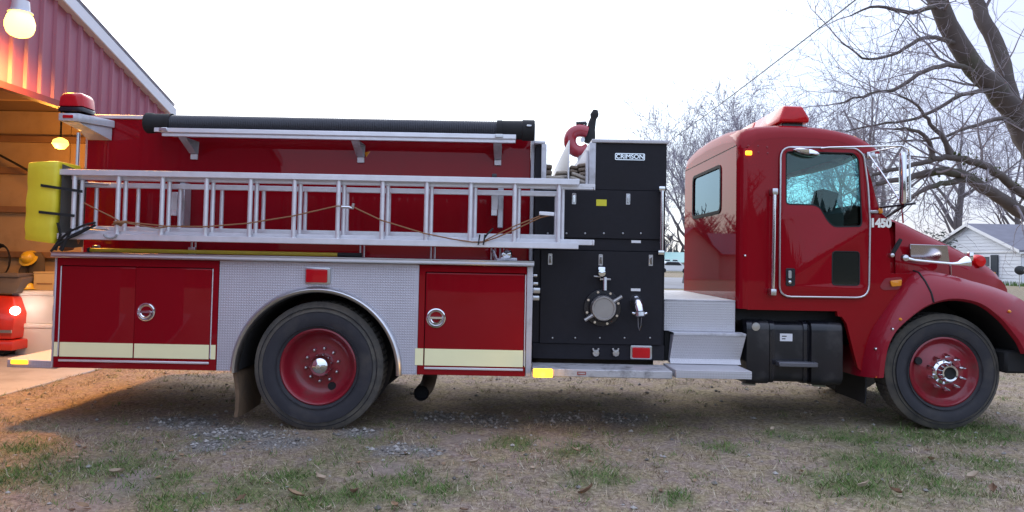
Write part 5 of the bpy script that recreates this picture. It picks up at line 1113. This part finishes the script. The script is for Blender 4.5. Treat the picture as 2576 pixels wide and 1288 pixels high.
# suction hose
hc0, hc1 = w(400, 307, 6.06), w(1338, 328, 6.06); hz = (hc0.z+hc1.z)/2; tray_top = tzz+.006
Rh = .077; hz = tray_top+Rh+.001+.003
HS = empty('suction_hose', ((hc0.x+hc1.x)/2, 6.075, hz), 'black ribbed hard suction hose lying in the tray on top of truck', 'hose')
hy = 6.075; hx0, hx1 = w(425, 307, hy).x, w(1270, 327, hy).x
pr = []; nrib = 190
for k_ in range(nrib):
    x = hx0+(hx1-hx0)*k_/nrib; dx = (hx1-hx0)/nrib; pr += [(Rh-.004, x), (Rh, x+dx*.3), (Rh, x+dx*.65)]
pr.append((Rh-.004, hx1))
MB().lathe(pr, (0, hy, hz), 'X', 20).build('hose_tube', HOSE, HS, True)
xl0 = w(369, 306, hy).x; xr1 = w(1345, 328, hy).x
MB().lathe([(.001, xl0), (.078, xl0), (.088, xl0+.012), (.086, xl0+.06), (.080, xl0+.07), (.081, hx0+.02), (Rh, hx0+.03)], (0, hy, hz+.004), 'X', 24).build('coupling', BLKM, HS, True)
MB().lathe([(.001, xr1), (.082, xr1), (.089, xr1-.008), (.089, xr1-.10), (.080, xr1-.11), (.079, hx1-.02), (Rh, hx1-.03)], (0, hy, hz+.004), 'X', 24).build('coupling', BLKM, HS, True)
for x in (xr1-.05,): MB().box(x-.02, x+.02, hy-.10, hy-.085, hz+.02, hz+.035).build('coupling_lug', CHROMED, HS, bevel=.003)
for px in (428, 1257):
    x = w(px, 310, hy).x; mb_ = MB(); rws = []
    for a in np.linspace(-.35*math.pi, 1.25*math.pi, 22): rws.append([(x-.022, hy-math.cos(a)*(Rh+.006), hz+.002+math.sin(a)*(Rh+.008)), (x+.022, hy-math.cos(a)*(Rh+.006), hz+.002+math.sin(a)*(Rh+.008))])
    mb_.loft(rws); mb_.build('strap', BLKM, HS, True)
    MB().box(x-.034, x+.034, 5.950, 5.9645, tray_top-.0, tray_top+.03).build('strap_buckle', CHROMED, HS, bevel=.004)
# pike pole
a, b_ = w(228, 622, 6.0), w(850, 638, 6.0); pzv = SHZ1-.002+.022
PP = empty('pike_pole', ((a.x+b_.x)/2, 6.0, pzv), 'yellow pike pole lying on the body shelf under the ladders', 'pole')
MB().tube([(a.x, 6.0, pzv), (b_.x, 6.0, pzv)], .017, 10).build('pole_shaft', YELP, PP, True); MB().tube([(b_.x, 6.0, pzv), (b_.x+.2, 6.0, pzv)], .019, 10).build('pole_head', BLKM, PP, True); MB().tube([(a.x-.02, 6.0, pzv), (a.x, 6.0, pzv)], .021, 10).build('pole_end', BLKM, PP, True)
for px in (236, 478): x = w(px, 612, 6.0).x; MB().box(x-.03, x+.03, 6.03, 6.06, SHZ1-.001, SHZ1+.06).build('pole_clip', CHROMED, PP, bevel=.004)
# yellow end cover
BC = [w(70, 409, 5.78), w(147, 405, 5.78), w(134, 613, 5.78), w(60, 603, 5.78)]
YB_ = empty('ladder_end_cover', (BC[3].x, 5.9, BC[3].z), 'yellow padded vinyl cover strapped over the rear end of the ladders', 'cover')
def grid_cover():
    rws = []
    for t in np.linspace(0, 1, 13):
        l0, r0_ = BC[0].lerp(BC[3], t), BC[1].lerp(BC[2], t); row = []
        pinch = .009*(abs(math.sin(t*math.pi*3))**.5-.6)
        ring = [(0, .30), (-.004, .05), (.01, .006), (.05, -.012-pinch), (.5, -.026-pinch), (.93, -.014-pinch), (1.0, .004), (1.02, .05), (1.0, .30)]
        for u_, d_ in ring:
            p_ = l0.lerp(r0_, u_); wob = .006*noise.noise(Vector((u_*4, t*7, 1))); row.append((p_.x+wob, 5.78+d_+wob, p_.z+.006*noise.noise(Vector((u_*3, t*5, 4)))))
        rws.append(row)
    top = [(x, y, z+.02) for x, y, z in rws[0]]; cx_ = sum(p_[0] for p_ in rws[0])/9; cz_ = rws[0][4][2]
    mb_ = MB().loft(rws)
    mb_.add(rws[0], [tuple(range(9))]); mb_.add(rws[-1], [tuple(range(9))]); return mb_
grid_cover().build('cover_body', YEL, YB_, bevel=.012, seg=2)
MB().loft([[(BC[1].x+.02, 5.80, BC[1].z-.02), (BC[1].x+.07, 5.9, BC[1].z-.05), (BC[1].x+.05, 6.1, BC[1].z-.02)], [(BC[2].x+.03, 5.80, BC[2].z-.02), (BC[2].x+.08, 5.9, BC[2].z-.03), (BC[2].x+.05, 6.1, BC[2].z-.02)]]).build('cover_backing', mat('cover_back', (.07, .06, .05), .9, var=.3), YB_, True)
for pa, pb in (((102, 466), (208, 482)), ((97, 533), (188, 543))):
    a, b_ = w(*pa, 5.745), w(*pb, 5.785); MB().loft([[(a.x, a.y, a.z+.011), (a.x, a.y, a.z-.011)], [a.lerp(b_, .3)+Vector((0, -.008, .011)), a.lerp(b_, .3)+Vector((0, -.008, -.011))], [(b_.x, b_.y, b_.z+.011), (b_.x, b_.y, b_.z-.011)]]).build('strap', BLKM, YB_)
# black straps dangling at the ladder end
mb = MB()
for pth in (((132, 628), (150, 603), (175, 582), (215, 565), (240, 560)), ((128, 632), (150, 612), (190, 588), (225, 572)), ((150, 628), (170, 600), (195, 590), (240, 566)), ((145, 560), (152, 590), (140, 630)), ((180, 575), (168, 600), (155, 632))):
    mb.tube([w(a, b, 5.76+.02*random.random()) for a, b in pth], .010, 6)
o = mb.build('webbing_strap', BLKM, None, True); tag(o, 'tangled black webbing strap at the rear end of the ladders', 'strap')
o = MB().tube([w(160, 622, 6.0), w(178, 618, 6.0), w(190, 608, 6.0), w(197, 598, 6.0)], [.035, .04, .03, .02], 8).build('leather_glove', mat('orange_leather', (.33, .13, .05), .7, var=.3, vs=15), None, True); tag(o, 'orange brown leather glove tucked under the rear end of the ladders', 'glove')
# folded hoses in the crosslay
def fold(px0, py0, px1, py1, Y, label, mt, tilt=0, layers=3, vertical=False):
    x0, x1, z0, z1 = rect(px0, py0, px1, py1, Y); cx_, cz_ = (x0+x1)/2, (z0+z1)/2
    t = empty('fire_hose', (cx_, Y+.1, z0), label, 'hose', 'folded fire hoses in the crosslay')
    hh = (z1-z0)/layers; rot = Matrix.Rotation(tilt, 3, 'Y')
    for k_ in range(layers):
        zc = -(z1-z0)/2+hh*(k_+.5); rws = []
        for yy, sc in ((0, .35), (.012, .75), (.04, .97), (.09, 1.0), (.5, 1.0), (.9, .98)):
            rws.append([rot @ Vector((math.copysign(abs(math.cos(a))**.5, math.cos(a))*(x1-x0)/2*.96*min(1, sc+.3), 0, zc+math.copysign(abs(math.sin(a))**.6, math.sin(a))*hh*.49*sc)) + Vector((cx_, Y+yy+.01*k_, cz_)) for a in np.linspace(0.001, 2*math.pi+.001, 14, endpoint=False)])
        mb_ = MB().loft(rws, closed=True); mb_.add(rws[0], [tuple(range(14))]); mb_.build('hose_fold', mt, t, True)
fold(1369, 411, 1390, 441, 6.3, 'grey brown fire hose fold in the narrow rear crosslay slot', CANVASD, 0, 2)
fold(1400, 427, 1428, 450, 6.25, 'pale fire hose fold against the white divider', CANVAS, R(-4), 2)
fold(1434, 414, 1455, 436, 6.25, 'brown fire hose fold just right of the white divider', CANVASD, R(10), 2)
fold(1434, 436, 1480, 458, 6.2, 'thick cream fire hose loop bulging over the crosslay edge', CANVAS, R(20), 2)
fold(1455, 408, 1482, 442, 6.22, 'brown fire hose fold standing upright beside the crosslay trim', CANVASD, R(-8), 3)
fold(1366, 440, 1420, 452, 6.2, 'cream fire hose lying flat in the bottom of the crosslay', CANVAS, 0, 1)

# ================================================================== TREES AND BACKGROUND
BARK = mat('tree_bark', (.105, .085, .078), .95, var=.35, vs=5, bump=.6, bs=20, dirt=(.06, .075, .03), dscale=1.5, dlow=.52, dhigh=.75)
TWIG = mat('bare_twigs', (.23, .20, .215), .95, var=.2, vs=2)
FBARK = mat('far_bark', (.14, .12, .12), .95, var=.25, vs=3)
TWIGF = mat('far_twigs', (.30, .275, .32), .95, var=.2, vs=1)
def grow(p, d, ln, r, depth, rd, mb_thick, mb_thin, droop=0., wander=.35, kids=(3, 5), minr=.004, sides=5):
    n_ = max(3, int(ln/.35)) if depth > 0 else 3
    n_ = min(n_+1, 9); pts = [p.copy()]; rs = [r]; dd = d.normalized(); ps = [dd.copy()]
    for i in range(n_):
        dd = (dd + Vector((rd.uniform(-1, 1), rd.uniform(-1, 1), rd.uniform(-1, 1)))*wander*.5 + Vector((0, 0, .06-droop))).normalized()
        pts.append(pts[-1]+dd*(ln/n_)); rs.append(max(minr*.5, r*(1-.68*(i+1)/n_))); ps.append(dd.copy())
    (mb_thick if r > .045 else mb_thin).tube(pts, rs, sides if r > .045 else (4 if r > .015 else 3), cap=False)
    if depth <= 0: return
    k_ = rd.randint(*kids)
    for j in range(k_):
        t = rd.uniform(.25, 1.0) if j else 1.0; i = min(n_, int(t*n_)); ax = ps[i].orthogonal().normalized(); ax.rotate(Matrix.Rotation(rd.uniform(0, 6.28), 3, ps[i]))
        nd = ps[i].copy(); nd.rotate(Matrix.Rotation(rd.uniform(.35, .95), 3, ax))
        grow(pts[i], nd, ln*rd.uniform(.5, .78), max(minr, rs[i]*rd.uniform(.5, .75)), depth-1, rd, mb_thick, mb_thin, droop, wander, kids, minr, sides)
def tree(name, loc, h, r, seed, label, cat='tree', mt=BARK, mtt=TWIG, depth=5, minr=.008, group=None, spread=1.0):
    rd = random.Random(seed); A, B = MB(), MB(); base = Vector(loc)
    pts = [base+Vector((0, 0, -.2))]; d = Vector((rd.uniform(-.06, .06), rd.uniform(-.06, .06), 1)); k_ = 6
    for i in range(k_): d = (d+Vector((rd.uniform(-.12, .12), rd.uniform(-.12, .12), .1))).normalized(); pts.append(pts[-1]+d*(h*.42/k_))
    rs = [r*1.25]+[r*(1-.45*(i+1)/k_) for i in range(k_)]; A.tube(pts, rs, 8, cap=False)
    for i in range(2, k_+1):
        for _ in range(2 if i < k_ else 3):
            a = rd.uniform(0, 6.28); el = rd.uniform(.45, 1.1) if i < k_ else rd.uniform(.8, 1.35); nd = Vector((math.cos(a)*math.cos(el)*spread, math.sin(a)*math.cos(el)*spread, math.sin(el)))
            grow(pts[i], nd, h*rd.uniform(.19, .30), rs[i]*rd.uniform(.45, .65), depth-1, rd, A, B, 0, .35, (3, 5), minr, 5)
    t = empty(name, base, label, cat, group); A.build('trunk', mt, t, True); B.build('crown', mtt, t)
    return t
def copy_tree(src, loc, rz, s_, label, group):
    r_ = src.copy(); C.objects.link(r_); r_.location = loc; r_.rotation_euler = (0, 0, rz); r_.scale = (s_, s_, s_); r_['label'] = label; r_['group'] = group
    for ch in list(src.children):
        c_ = ch.copy(); C.objects.link(c_); c_.parent = r_
    return r_
GRP = 'bare trees beyond the truck'
def gx(px, Y): return (px-1288)/F*Y
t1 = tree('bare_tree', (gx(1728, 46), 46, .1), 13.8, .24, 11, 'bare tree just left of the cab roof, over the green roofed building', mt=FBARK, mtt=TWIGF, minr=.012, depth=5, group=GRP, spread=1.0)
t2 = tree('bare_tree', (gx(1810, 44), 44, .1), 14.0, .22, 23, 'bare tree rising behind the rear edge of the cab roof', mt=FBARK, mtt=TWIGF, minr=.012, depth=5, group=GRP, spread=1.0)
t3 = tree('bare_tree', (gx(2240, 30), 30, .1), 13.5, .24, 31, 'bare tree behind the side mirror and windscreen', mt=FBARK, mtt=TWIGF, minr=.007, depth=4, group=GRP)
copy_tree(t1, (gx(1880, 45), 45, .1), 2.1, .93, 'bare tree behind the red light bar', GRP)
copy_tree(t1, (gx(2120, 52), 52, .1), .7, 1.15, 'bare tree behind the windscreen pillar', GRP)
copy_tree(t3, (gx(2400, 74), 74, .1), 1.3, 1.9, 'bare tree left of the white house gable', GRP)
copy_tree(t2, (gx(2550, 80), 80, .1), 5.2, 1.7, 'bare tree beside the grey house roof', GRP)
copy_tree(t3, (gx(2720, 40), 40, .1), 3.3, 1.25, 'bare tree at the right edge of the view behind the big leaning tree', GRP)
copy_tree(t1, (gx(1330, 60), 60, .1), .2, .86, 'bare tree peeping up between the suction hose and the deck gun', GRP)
# big leaning tree: trunk and limbs laid out by hand, twigs grown
bt = empty('leaning_tree', (10.6, 12.5, 0), 'large bare tree with mossy drooping limbs at the right edge', 'tree')
A, B = MB(), MB(); rd = random.Random(5)
def limb(pts, r0_, r1_, kids, droop=0, tw=.9, rad=.4, kd=3):
    P_ = [w(a, b, y) for a, b, y in pts]; PP_ = []
    for i in range(len(P_)-1):
        p0, p1, p2, p3 = P_[max(0, i-1)], P_[i], P_[i+1], P_[min(len(P_)-1, i+2)]
        for s_ in range(4): t = s_/4; PP_.append(.5*((2*p1)+(-p0+p2)*t+(2*p0-5*p1+4*p2-p3)*t*t+(-p0+3*p1-3*p2+p3)*t**3) + Vector((rd.uniform(-1, 1), rd.uniform(-1, 1), rd.uniform(-1, 1)))*.018)
    PP_.append(P_[-1]); n_ = len(PP_); rs = [(r0_+(r1_-r0_)*i/(n_-1))*.92 for i in range(n_)]
    A.tube(PP_, rs, 10, cap=False)
    if r1_ < .06: grow(PP_[-1], PP_[-1]-PP_[-3], 1.2*tw, r1_, 3, rd, A, B, droop, .5, (2, 3), .0035, 6)
    for _ in range(int(kids*.72)):
        i = rd.randint(1, n_-1); d = (PP_[min(n_-1, i+1)]-PP_[max(0, i-1)]).normalized(); ax = d.orthogonal(); ax.rotate(Matrix.Rotation(rd.uniform(0, 6.28), 3, d)); nd = d.copy(); nd.rotate(Matrix.Rotation(rd.uniform(.5, 1.2), 3, ax))
        grow(PP_[i], nd, rd.uniform(.7, 1.5)*tw, min(rs[i]*.4, .03), kd, rd, A, B, droop, .75, (2, 3), .0035, 6)
D = 12.5
limb([(2790, 860, D), (2740, 640, D), (2660, 460, D), (2590, 340, D), (2550, 268, D)], .42, .23, 4)
limb([(2545, 262, D), (2515, 130, D+.1), (2470, 40, D+.2), (2440, -40, D+.3), (2400, -140, D+.4)], .155, .11, 9)
limb([(2575, 300, D), (2530, 255, D-.1), (2470, 190, D-.3), (2410, 110, D-.4), (2360, 10, D-.5), (2320, -80, D-.5)], .215, .14, 12, 0, 1.2)
limb([(2400, -140, D+.4), (2375, -240, D+.5), (2330, -360, D+.6), (2320, -480, D+.7)], .11, .02, 10)
limb([(2320, -80, D-.5), (2270, -190, D-.6), (2250, -330, D-.6), (2190, -460, D-.6)], .14, .02, 12)
limb([(2680, 540, D), (2576, 488, D-.4), (2500, 430, D-.8), (2440, 405, D-1), (2390, 395, D-1.1), (2340, 402, D-1.2), (2280, 420, D-1.2), (2190, 440, D-1.3)], .085, .03, 15, .05, .8)
limb([(2690, 600, D), (2576, 540, D-.3), (2510, 495, D-.6), (2440, 450, D-.9), (2380, 432, D-1), (2330, 437, D-1), (2270, 452, D-1.2), (2200, 462, D-1.3)], .135, .034, 15, .05, .8)
limb([(2440, 450, D-.9), (2390, 458, D-1), (2340, 470, D-1.1), (2290, 500, D-1.2), (2250, 530, D-1.2)], .06, .02, 14, .08, .7)
limb([(2470, 190, D-.3), (2400, 165, D-.6), (2330, 175, D-.9), (2260, 220, D-1.1), (2190, 235, D-1.3), (2110, 260, D-1.5)], .055, .014, 16, .02, .9)
limb([(2410, 110, D-.4), (2330, 95, D-.8), (2260, 130, D-1), (2190, 150, D-1.2), (2120, 110, D-1.3)], .045, .012, 14, 0, .9)
limb([(2500, 225, D-.3), (2420, 240, D-.6), (2330, 290, D-.8), (2230, 310, D-1), (2130, 330, D-1.2)], .045, .012, 16, .03, .9)
limb([(2360, 10, D-.5), (2290, 30, D-.8), (2210, 15, D-1), (2140, 40, D-1.2)], .05, .012, 12, 0, .9)
limb([(2575, 330, D), (2520, 300, D-.4), (2440, 320, D-.6), (2350, 350, D-.8), (2260, 355, D-1)], .05, .012, 14, .03, .8)
limb([(2390, 395, D-1.1), (2372, 350, D-1.2), (2340, 310, D-1.2), (2310, 270, D-1.3), (2260, 240, D-1.4)], .05, .015, 10, 0, .7)
limb([(2345, 400, D-1.2), (2340, 370, D-1.2), (2310, 330, D-1.3), (2250, 325, D-1.3)], .055, .018, 8, 0, .7)
A.build('trunk', BARK, bt, True); B.build('crown', TWIG, bt)
MOSS = mat('moss', (.07, .085, .025), .95, var=.3, vs=20); mb = MB()
for px, py, y in ((2412, 398, D-1.05), (2400, 391, D-1.07), (2455, 404, D-.95), (2470, 452, D-.85), (2430, 440, D-.9), (2500, 428, D-.8), (2545, 465, D-.5), (2350, 434, D-1)):
    c = w(px, py, y)
    for _ in range(14): q2 = c+Vector((rd.gauss(0, .07), rd.gauss(0, .04), rd.gauss(0, .03))); s_ = rd.uniform(.012, .03); mb.add([q2+Vector(v_)*s_ for v_ in oc], of)
tag(mb.build('moss_clump', MOSS, bt), kind='stuff')

# distant wood, one mass along the horizon all round
WOODM = mat('distant_wood', (.075, .070, .080), .95, var=.35, vs=.15)
mb = MB(); rd = random.Random(9)
def wood_tree(x, y, h, dens=26):
    mb.tube([(x, y, -.3), (x+rd.uniform(-.3, .3), y, h*.45), (x+rd.uniform(-.6, .6), y, h*.95)], [.22, .13, .03], 4, cap=False)
    for _ in range(dens):
        z = h*rd.uniform(.12, .85); a = rd.uniform(0, 6.28); ln = (h-z)*rd.uniform(.3, .55)+.8; e_ = Vector((math.cos(a)*ln*.65, math.sin(a)*ln*.65, ln*.75)); p_ = Vector((x, y, z))
        mb.tube([p_, p_+e_*.5, p_+e_], [.09, .05, .02], 3, cap=False)
        for _ in range(3):
            q2 = p_+e_*rd.uniform(.3, 1); a2 = rd.uniform(0, 6.28); mb.tube([q2, q2+Vector((math.cos(a2)*.5, math.sin(a2)*.5, .5))*ln*.5], [.045, .015], 3, cap=False)
for i in range(60): wood_tree(rd.uniform(-10, 120), rd.uniform(105, 150), rd.uniform(5, 9))
for i in range(30): wood_tree(rd.uniform(-60, 60), rd.uniform(-66, -44), rd.uniform(6, 11), 30)
for i in range(30): wood_tree(rd.uniform(-46, -6), rd.uniform(76, 92), rd.uniform(5.5, 8.5), 30)
o = mb.build('woods', WOODM); tag(o, 'far-off leafless woods along the horizon', None, None, 'stuff')
# scrubby undergrowth band closing the wood at the bottom
mb = MB()
def scrub(x0, x1, y0, y1, h0, h1, k_):
    for _ in range(k_):
        x, y = rd.uniform(x0, x1), rd.uniform(y0, y1); h = rd.uniform(h0, h1); a = rd.uniform(0, 6.28); s_ = h*.35
        mb.add([(x-math.cos(a)*s_, y-math.sin(a)*s_, -.2), (x+math.cos(a)*s_, y+math.sin(a)*s_, -.2), (x+rd.uniform(-.5, .5)*s_, y+rd.uniform(-.5, .5), h)], [(0, 1, 2)])
scrub(-20, 125, 100, 152, 1.5, 4.2, 1500); scrub(-75, 75, -66, -44, 2.0, 7.5, 3800); scrub(-48, -4, 74, 92, 1.5, 4.5, 900)
o = mb.build('undergrowth', mat('scrub', (.06, .06, .055), .95, var=.4, vs=.4)); tag(o, 'dark scrub at the foot of the far-off woods', None, None, 'stuff')
# evergreen shrub left of the house gable
def bush(c, rx_, rz_, label, k_=1800):
    mb_ = MB(); r2 = random.Random(3)
    for _ in range(k_):
        v_ = Vector((r2.gauss(0, 1), r2.gauss(0, 1), r2.gauss(0, 1))).normalized()*r2.random()**.4*(1+.3*noise.noise(Vector((r2.random()*3, 1, 2)))); p_ = Vector(c)+Vector((v_.x*rx_, v_.y*rx_, abs(v_.z)*rz_)); s_ = r2.uniform(.12, .3); a = r2.uniform(0, 6.28)
        mb_.add([p_+Vector((math.cos(a), math.sin(a), r2.uniform(-.5, .5)))*s_, p_+Vector((-math.sin(a), math.cos(a), r2.uniform(-.5, .8)))*s_*.6, p_-Vector((math.cos(a), math.sin(a), r2.uniform(-.3, .6)))*s_], [(0, 1, 2)])
    t = empty('evergreen_bush', c, label, 'bush'); mb_.build('foliage', mat('evergreen_leaf', (.035, .045, .035), .9, var=.4, vs=2), t); MB().tube([c, (c[0], c[1], c[2]+rz_*.6)], [.12, .05], 6).build('stem', BARK, t)
bush((gx(2345, 62), 62, .1), 2.6, 4.6, 'dark evergreen bush behind the hood, left of the white house')

# white house
SID = mat('white_siding', (.70, .72, .76), .6, var=.04, vs=.3); RF = mat('grey_shingles', (.15, .15, .18), .9, var=.2, vs=1.5); TRW = mat('house_trim_white', (.80, .80, .80), .6)
HX, HYN, HYR, HYF = 39.2, 55.1, 61.6, 68.1; HW = 55.0
hs_ = empty('house', (HX+8, HYR, 0), 'white sided house with grey roof and dark shutters beyond the hood', 'house')
gz = .05; az = w(2440, 566, HYR).z; ez = w(2580, 632, HYN).z; HL = 17
nb = 17
def half(z): return 6.2 if z <= ez else max(.05, 6.2*(az-z)/(az-ez))
for i in range(nb):         # lap siding boards of the gable end, which faces left
    z0 = gz+(az-gz-.15)*i/nb; z1 = gz+(az-gz-.15)*(i+1)/nb
    MB().loft([[(HX-.03, HYR-half(z0), z0), (HX-.03, HYR+half(z0), z0)], [(HX, HYR-half(z1), z1), (HX, HYR+half(z1), z1)]]).build('siding_board', SID, hs_)
MB().box(HX+.02, HX+HL, HYR-6.2, HYR+6.2, gz-.3, ez-.02).build('wall', SID, hs_)
MB().loft([[(HX+.02, HYR-6.2, ez), (HX+.02, HYR+6.2, ez), (HX+.02, HYR, az-.1)], [(HX+HL, HYR-6.2, ez), (HX+HL, HYR+6.2, ez), (HX+HL, HYR, az-.1)]], closed=True, cap=True).build('gable_wall', SID, hs_)
for yy in (HYN, HYF):
    MB().loft([[(HX-.35, HYR, az), (HX+HL+.3, HYR, az)], [(HX-.35, yy, ez-.05), (HX+HL+.3, yy, ez-.05)], [(HX-.35, yy, ez+.08), (HX+HL+.3, yy, ez+.08)], [(HX-.35, HYR, az+.13), (HX+HL+.3, HYR, az+.13)]]).build('roof', RF, hs_)
    MB().loft([[(HX-.41, HYR, az+.14), (HX-.41, HYR, az-.12)], [(HX-.41, yy, ez+.09), (HX-.41, yy, ez-.16)], [(HX-.36, yy, ez+.09), (HX-.36, yy, ez-.16)], [(HX-.36, HYR, az+.14), (HX-.36, HYR, az-.12)]]).build('rake_board', TRW, hs_)
MB().box(HX-.09, HX-.035, HYR-6.2, HYR+6.2, ez-.1, ez+.02).build('frieze_board', TRW, hs_)
MB().box(HX-.3, HX+HL, HYN+.02, HYN+.1, ez-.2, ez-.06).build('fascia_board', TRW, hs_)
ya_, yb2 = 58.8, 60.3; z0, z1 = w(2480, 700, 59.5).z, w(2480, 643, 59.5).z
def rcy(a_, b2, c_, d_): return [(a_, c_), (b2, c_), (b2, d_), (a_, d_)]
wn = MB().plate(rcy(ya_, yb2, z0, z1), [rcy(ya_+.1, yb2-.1, z0+.1, z1-.1)], HX-.12, HX-.045, 'X').build('window', TRW, hs_); MB().box(HX-.08, HX-.06, ya_+.1, yb2-.1, z0+.1, z1-.1).build('pane', mat('house_window_glass', (.12, .13, .15), .15), wn); MB().box(HX-.11, HX-.085, ya_+.1, yb2-.1, (z0+z1)/2-.03, (z0+z1)/2+.03).build('sash_bar', TRW, wn)
MB().box(HX-.13, HX-.05, 57.95, 58.78, z0-.05, z1+.05).build('shutter', mat('dark_shutter', (.035, .045, .06), .7), hs_); MB().box(HX-.13, HX-.05, 60.32, 61.1, z0-.05, z1+.05).build('shutter', bpy.data.materials['dark_shutter'], hs_)
# satellite dish
c = w(2567, 680, 50); sdm = mat('black_dish', (.02, .02, .022), .6)
ds = empty('satellite_dish', (c.x, 50, .05), 'black satellite dish on a short post in front of the white house', 'satellite dish')
MB().loft([[(c.x+math.cos(a)*.42*k_, 50+.12*k_*k_-.1, c.z+math.sin(a)*.32*k_) for a in np.linspace(0, 2*math.pi, 20, endpoint=False)] for k_ in (.02, .5, .8, 1.0)], closed=True).build('dish', sdm, ds, True)
MB().tube([(c.x, 50.1, 0), (c.x, 50.1, c.z)], .03, 6).build('post', CHROMED, ds); MB().tube([(c.x, 50, c.z-.3), (c.x, 49.6, c.z)], .02, 5).build('feed_arm', sdm, ds); MB().box(c.x-.06, c.x+.06, 49.5, 49.62, c.z-.06, c.z+.06).build('receiver', CHROMED, ds)
o = None
mb = MB()
for _ in range(500): y = rd.uniform(HYN-1, HYF+1); x = HX-rd.uniform(.1, .9); h = rd.uniform(.1, .5); mb.add([(x, y-.1, 0), (x, y+.1, 0), (x, y+rd.uniform(-.15, .15), h)], [(0, 1, 2)])
o = mb.build('foundation_grass', GRN[2]); tag(o, 'green grass along the foot of the white house', None, None, 'stuff')
# green-roofed building and white car
gb = empty('low_building', (gx(1690, 100), 100, 0), 'low white building with pale green roof between pump panel and cab', 'building')
x0, x1 = gx(1610, 100), gx(1760, 100); ze = w(1693, 660, 100).z; zr = w(1693, 636, 100).z; GRF = mat('green_metal_roof', (.22, .40, .36), .5, var=.08, vs=.5)
MB().box(x0, x1, 100, 108, 0, ze+.05).build('wall', mat('pale_wall', (.62, .62, .62), .8, var=.1, vs=.3), gb)
MB().loft([[(x0-.5, 99.3, ze), (x1+.5, 99.3, ze)], [(x0-.5, 104, zr+.15), (x1+.5, 104, zr+.15)], [(x0-.5, 108.7, ze), (x1+.5, 108.7, ze)]]).build('roof', GRF, gb)
for px in (1680, 1699): x = gx(px, 100); f_ = MB().box(x-.4, x+.4, 99.93, 99.99, .8, 1.7).build('window', TRW, gb); MB().box(x-.33, x+.33, 99.9, 99.925, .87, 1.63).build('pane', BLKG, f_)
WCAR = mat('white_car_paint', (.75, .76, .78), .3, 0, .5)
cx_ = gx(1694, 88); cr_ = empty('parked_car', (cx_, 88, 0), 'white parked car in front of the green roofed building', 'car')
prof_ = rpoly([(cx_-2.1, .32), (cx_+2.1, .32), (cx_+2.1, .8), (cx_+1.2, .92), (cx_+.6, 1.42), (cx_-.9, 1.42), (cx_-1.7, .95), (cx_-2.1, .9)], .1, 3); MB().plate(prof_, [], 87.2, 88.8).build('body', WCAR, cr_, bevel=.06)
for dx in (-1.3, 1.3): MB().lathe([(.001, -.02), (.2, -.02), (.31, 0), (.31, .2), (.001, .2)], (cx_+dx, 87.18, .31), 'Y', 18).build('wheel', BLKM, cr_, True)
MB().plate(rpoly([(cx_-1.25, .97), (cx_+.9, .97), (cx_+.5, 1.35), (cx_-.85, 1.35)], .06, 2), [], 87.16, 87.2).build('side_window', BLKG, cr_)
# tan gabled house that shows in the cab's rear wall
TAN2 = mat('tan_brick', (.50, .38, .32), .9, var=.15, vs=2)
rh = empty('brick_house', (-14, 62, 0), 'tan gabled brick house reflected in the rear wall of the cab', 'house')
MB().box(-13.4, -9.0, 60, 68, 0, 2.2).build('wall', TAN2, rh); MB().add([(-13.4, 60, 2.2), (-9.0, 60, 2.2), (-11.2, 60, 4.25), (-13.4, 68, 2.2), (-9.0, 68, 2.2), (-11.2, 68, 4.25)], [(0, 1, 2), (3, 5, 4), (0, 3, 4, 1)]).build('gable', TAN2, rh)
for sg in (1, -1): MB().loft([[(-11.2, 59.6, 4.33), (-11.2, 68.4, 4.33)], [(-11.2+sg*2.5, 59.6, 2.0), (-11.2+sg*2.5, 68.4, 2.0)]]).build('roof', RF, rh)
MB().box(-24, -13.45, 61, 67, 0, 2.1).build('wall', TAN2, rh); MB().loft([[(-24.3, 60.5, 2.12), (-13.45, 60.5, 2.12)], [(-24.3, 64, 4.0), (-13.45, 64, 4.0)], [(-24.3, 67.5, 2.12), (-13.45, 67.5, 2.12)]]).build('roof', RF, rh)
# power line
pA, pB = w(2420, -212, 15), w(1640, 384, 62)
pts = [pA.lerp(pB, t)+Vector((0, 0, -.5*4*t*(1-t)*.4)) for t in np.linspace(0, 1, 20)]
o = MB().tube(pts, .022, 5).build('power_line', mat('wire_grey', (.10, .10, .10), .7)); tag(o, 'single utility wire slanting down behind the cab', 'wire')
pA, pB = w(1960, -330, 24), w(1480, 390, 95)
o = MB().tube([pA.lerp(pB, t) for t in np.linspace(0, 1, 8)], .012, 4).build('power_line', bpy.data.materials['wire_grey']); tag(o, 'faint thinner wire above the pump panel', 'wire')
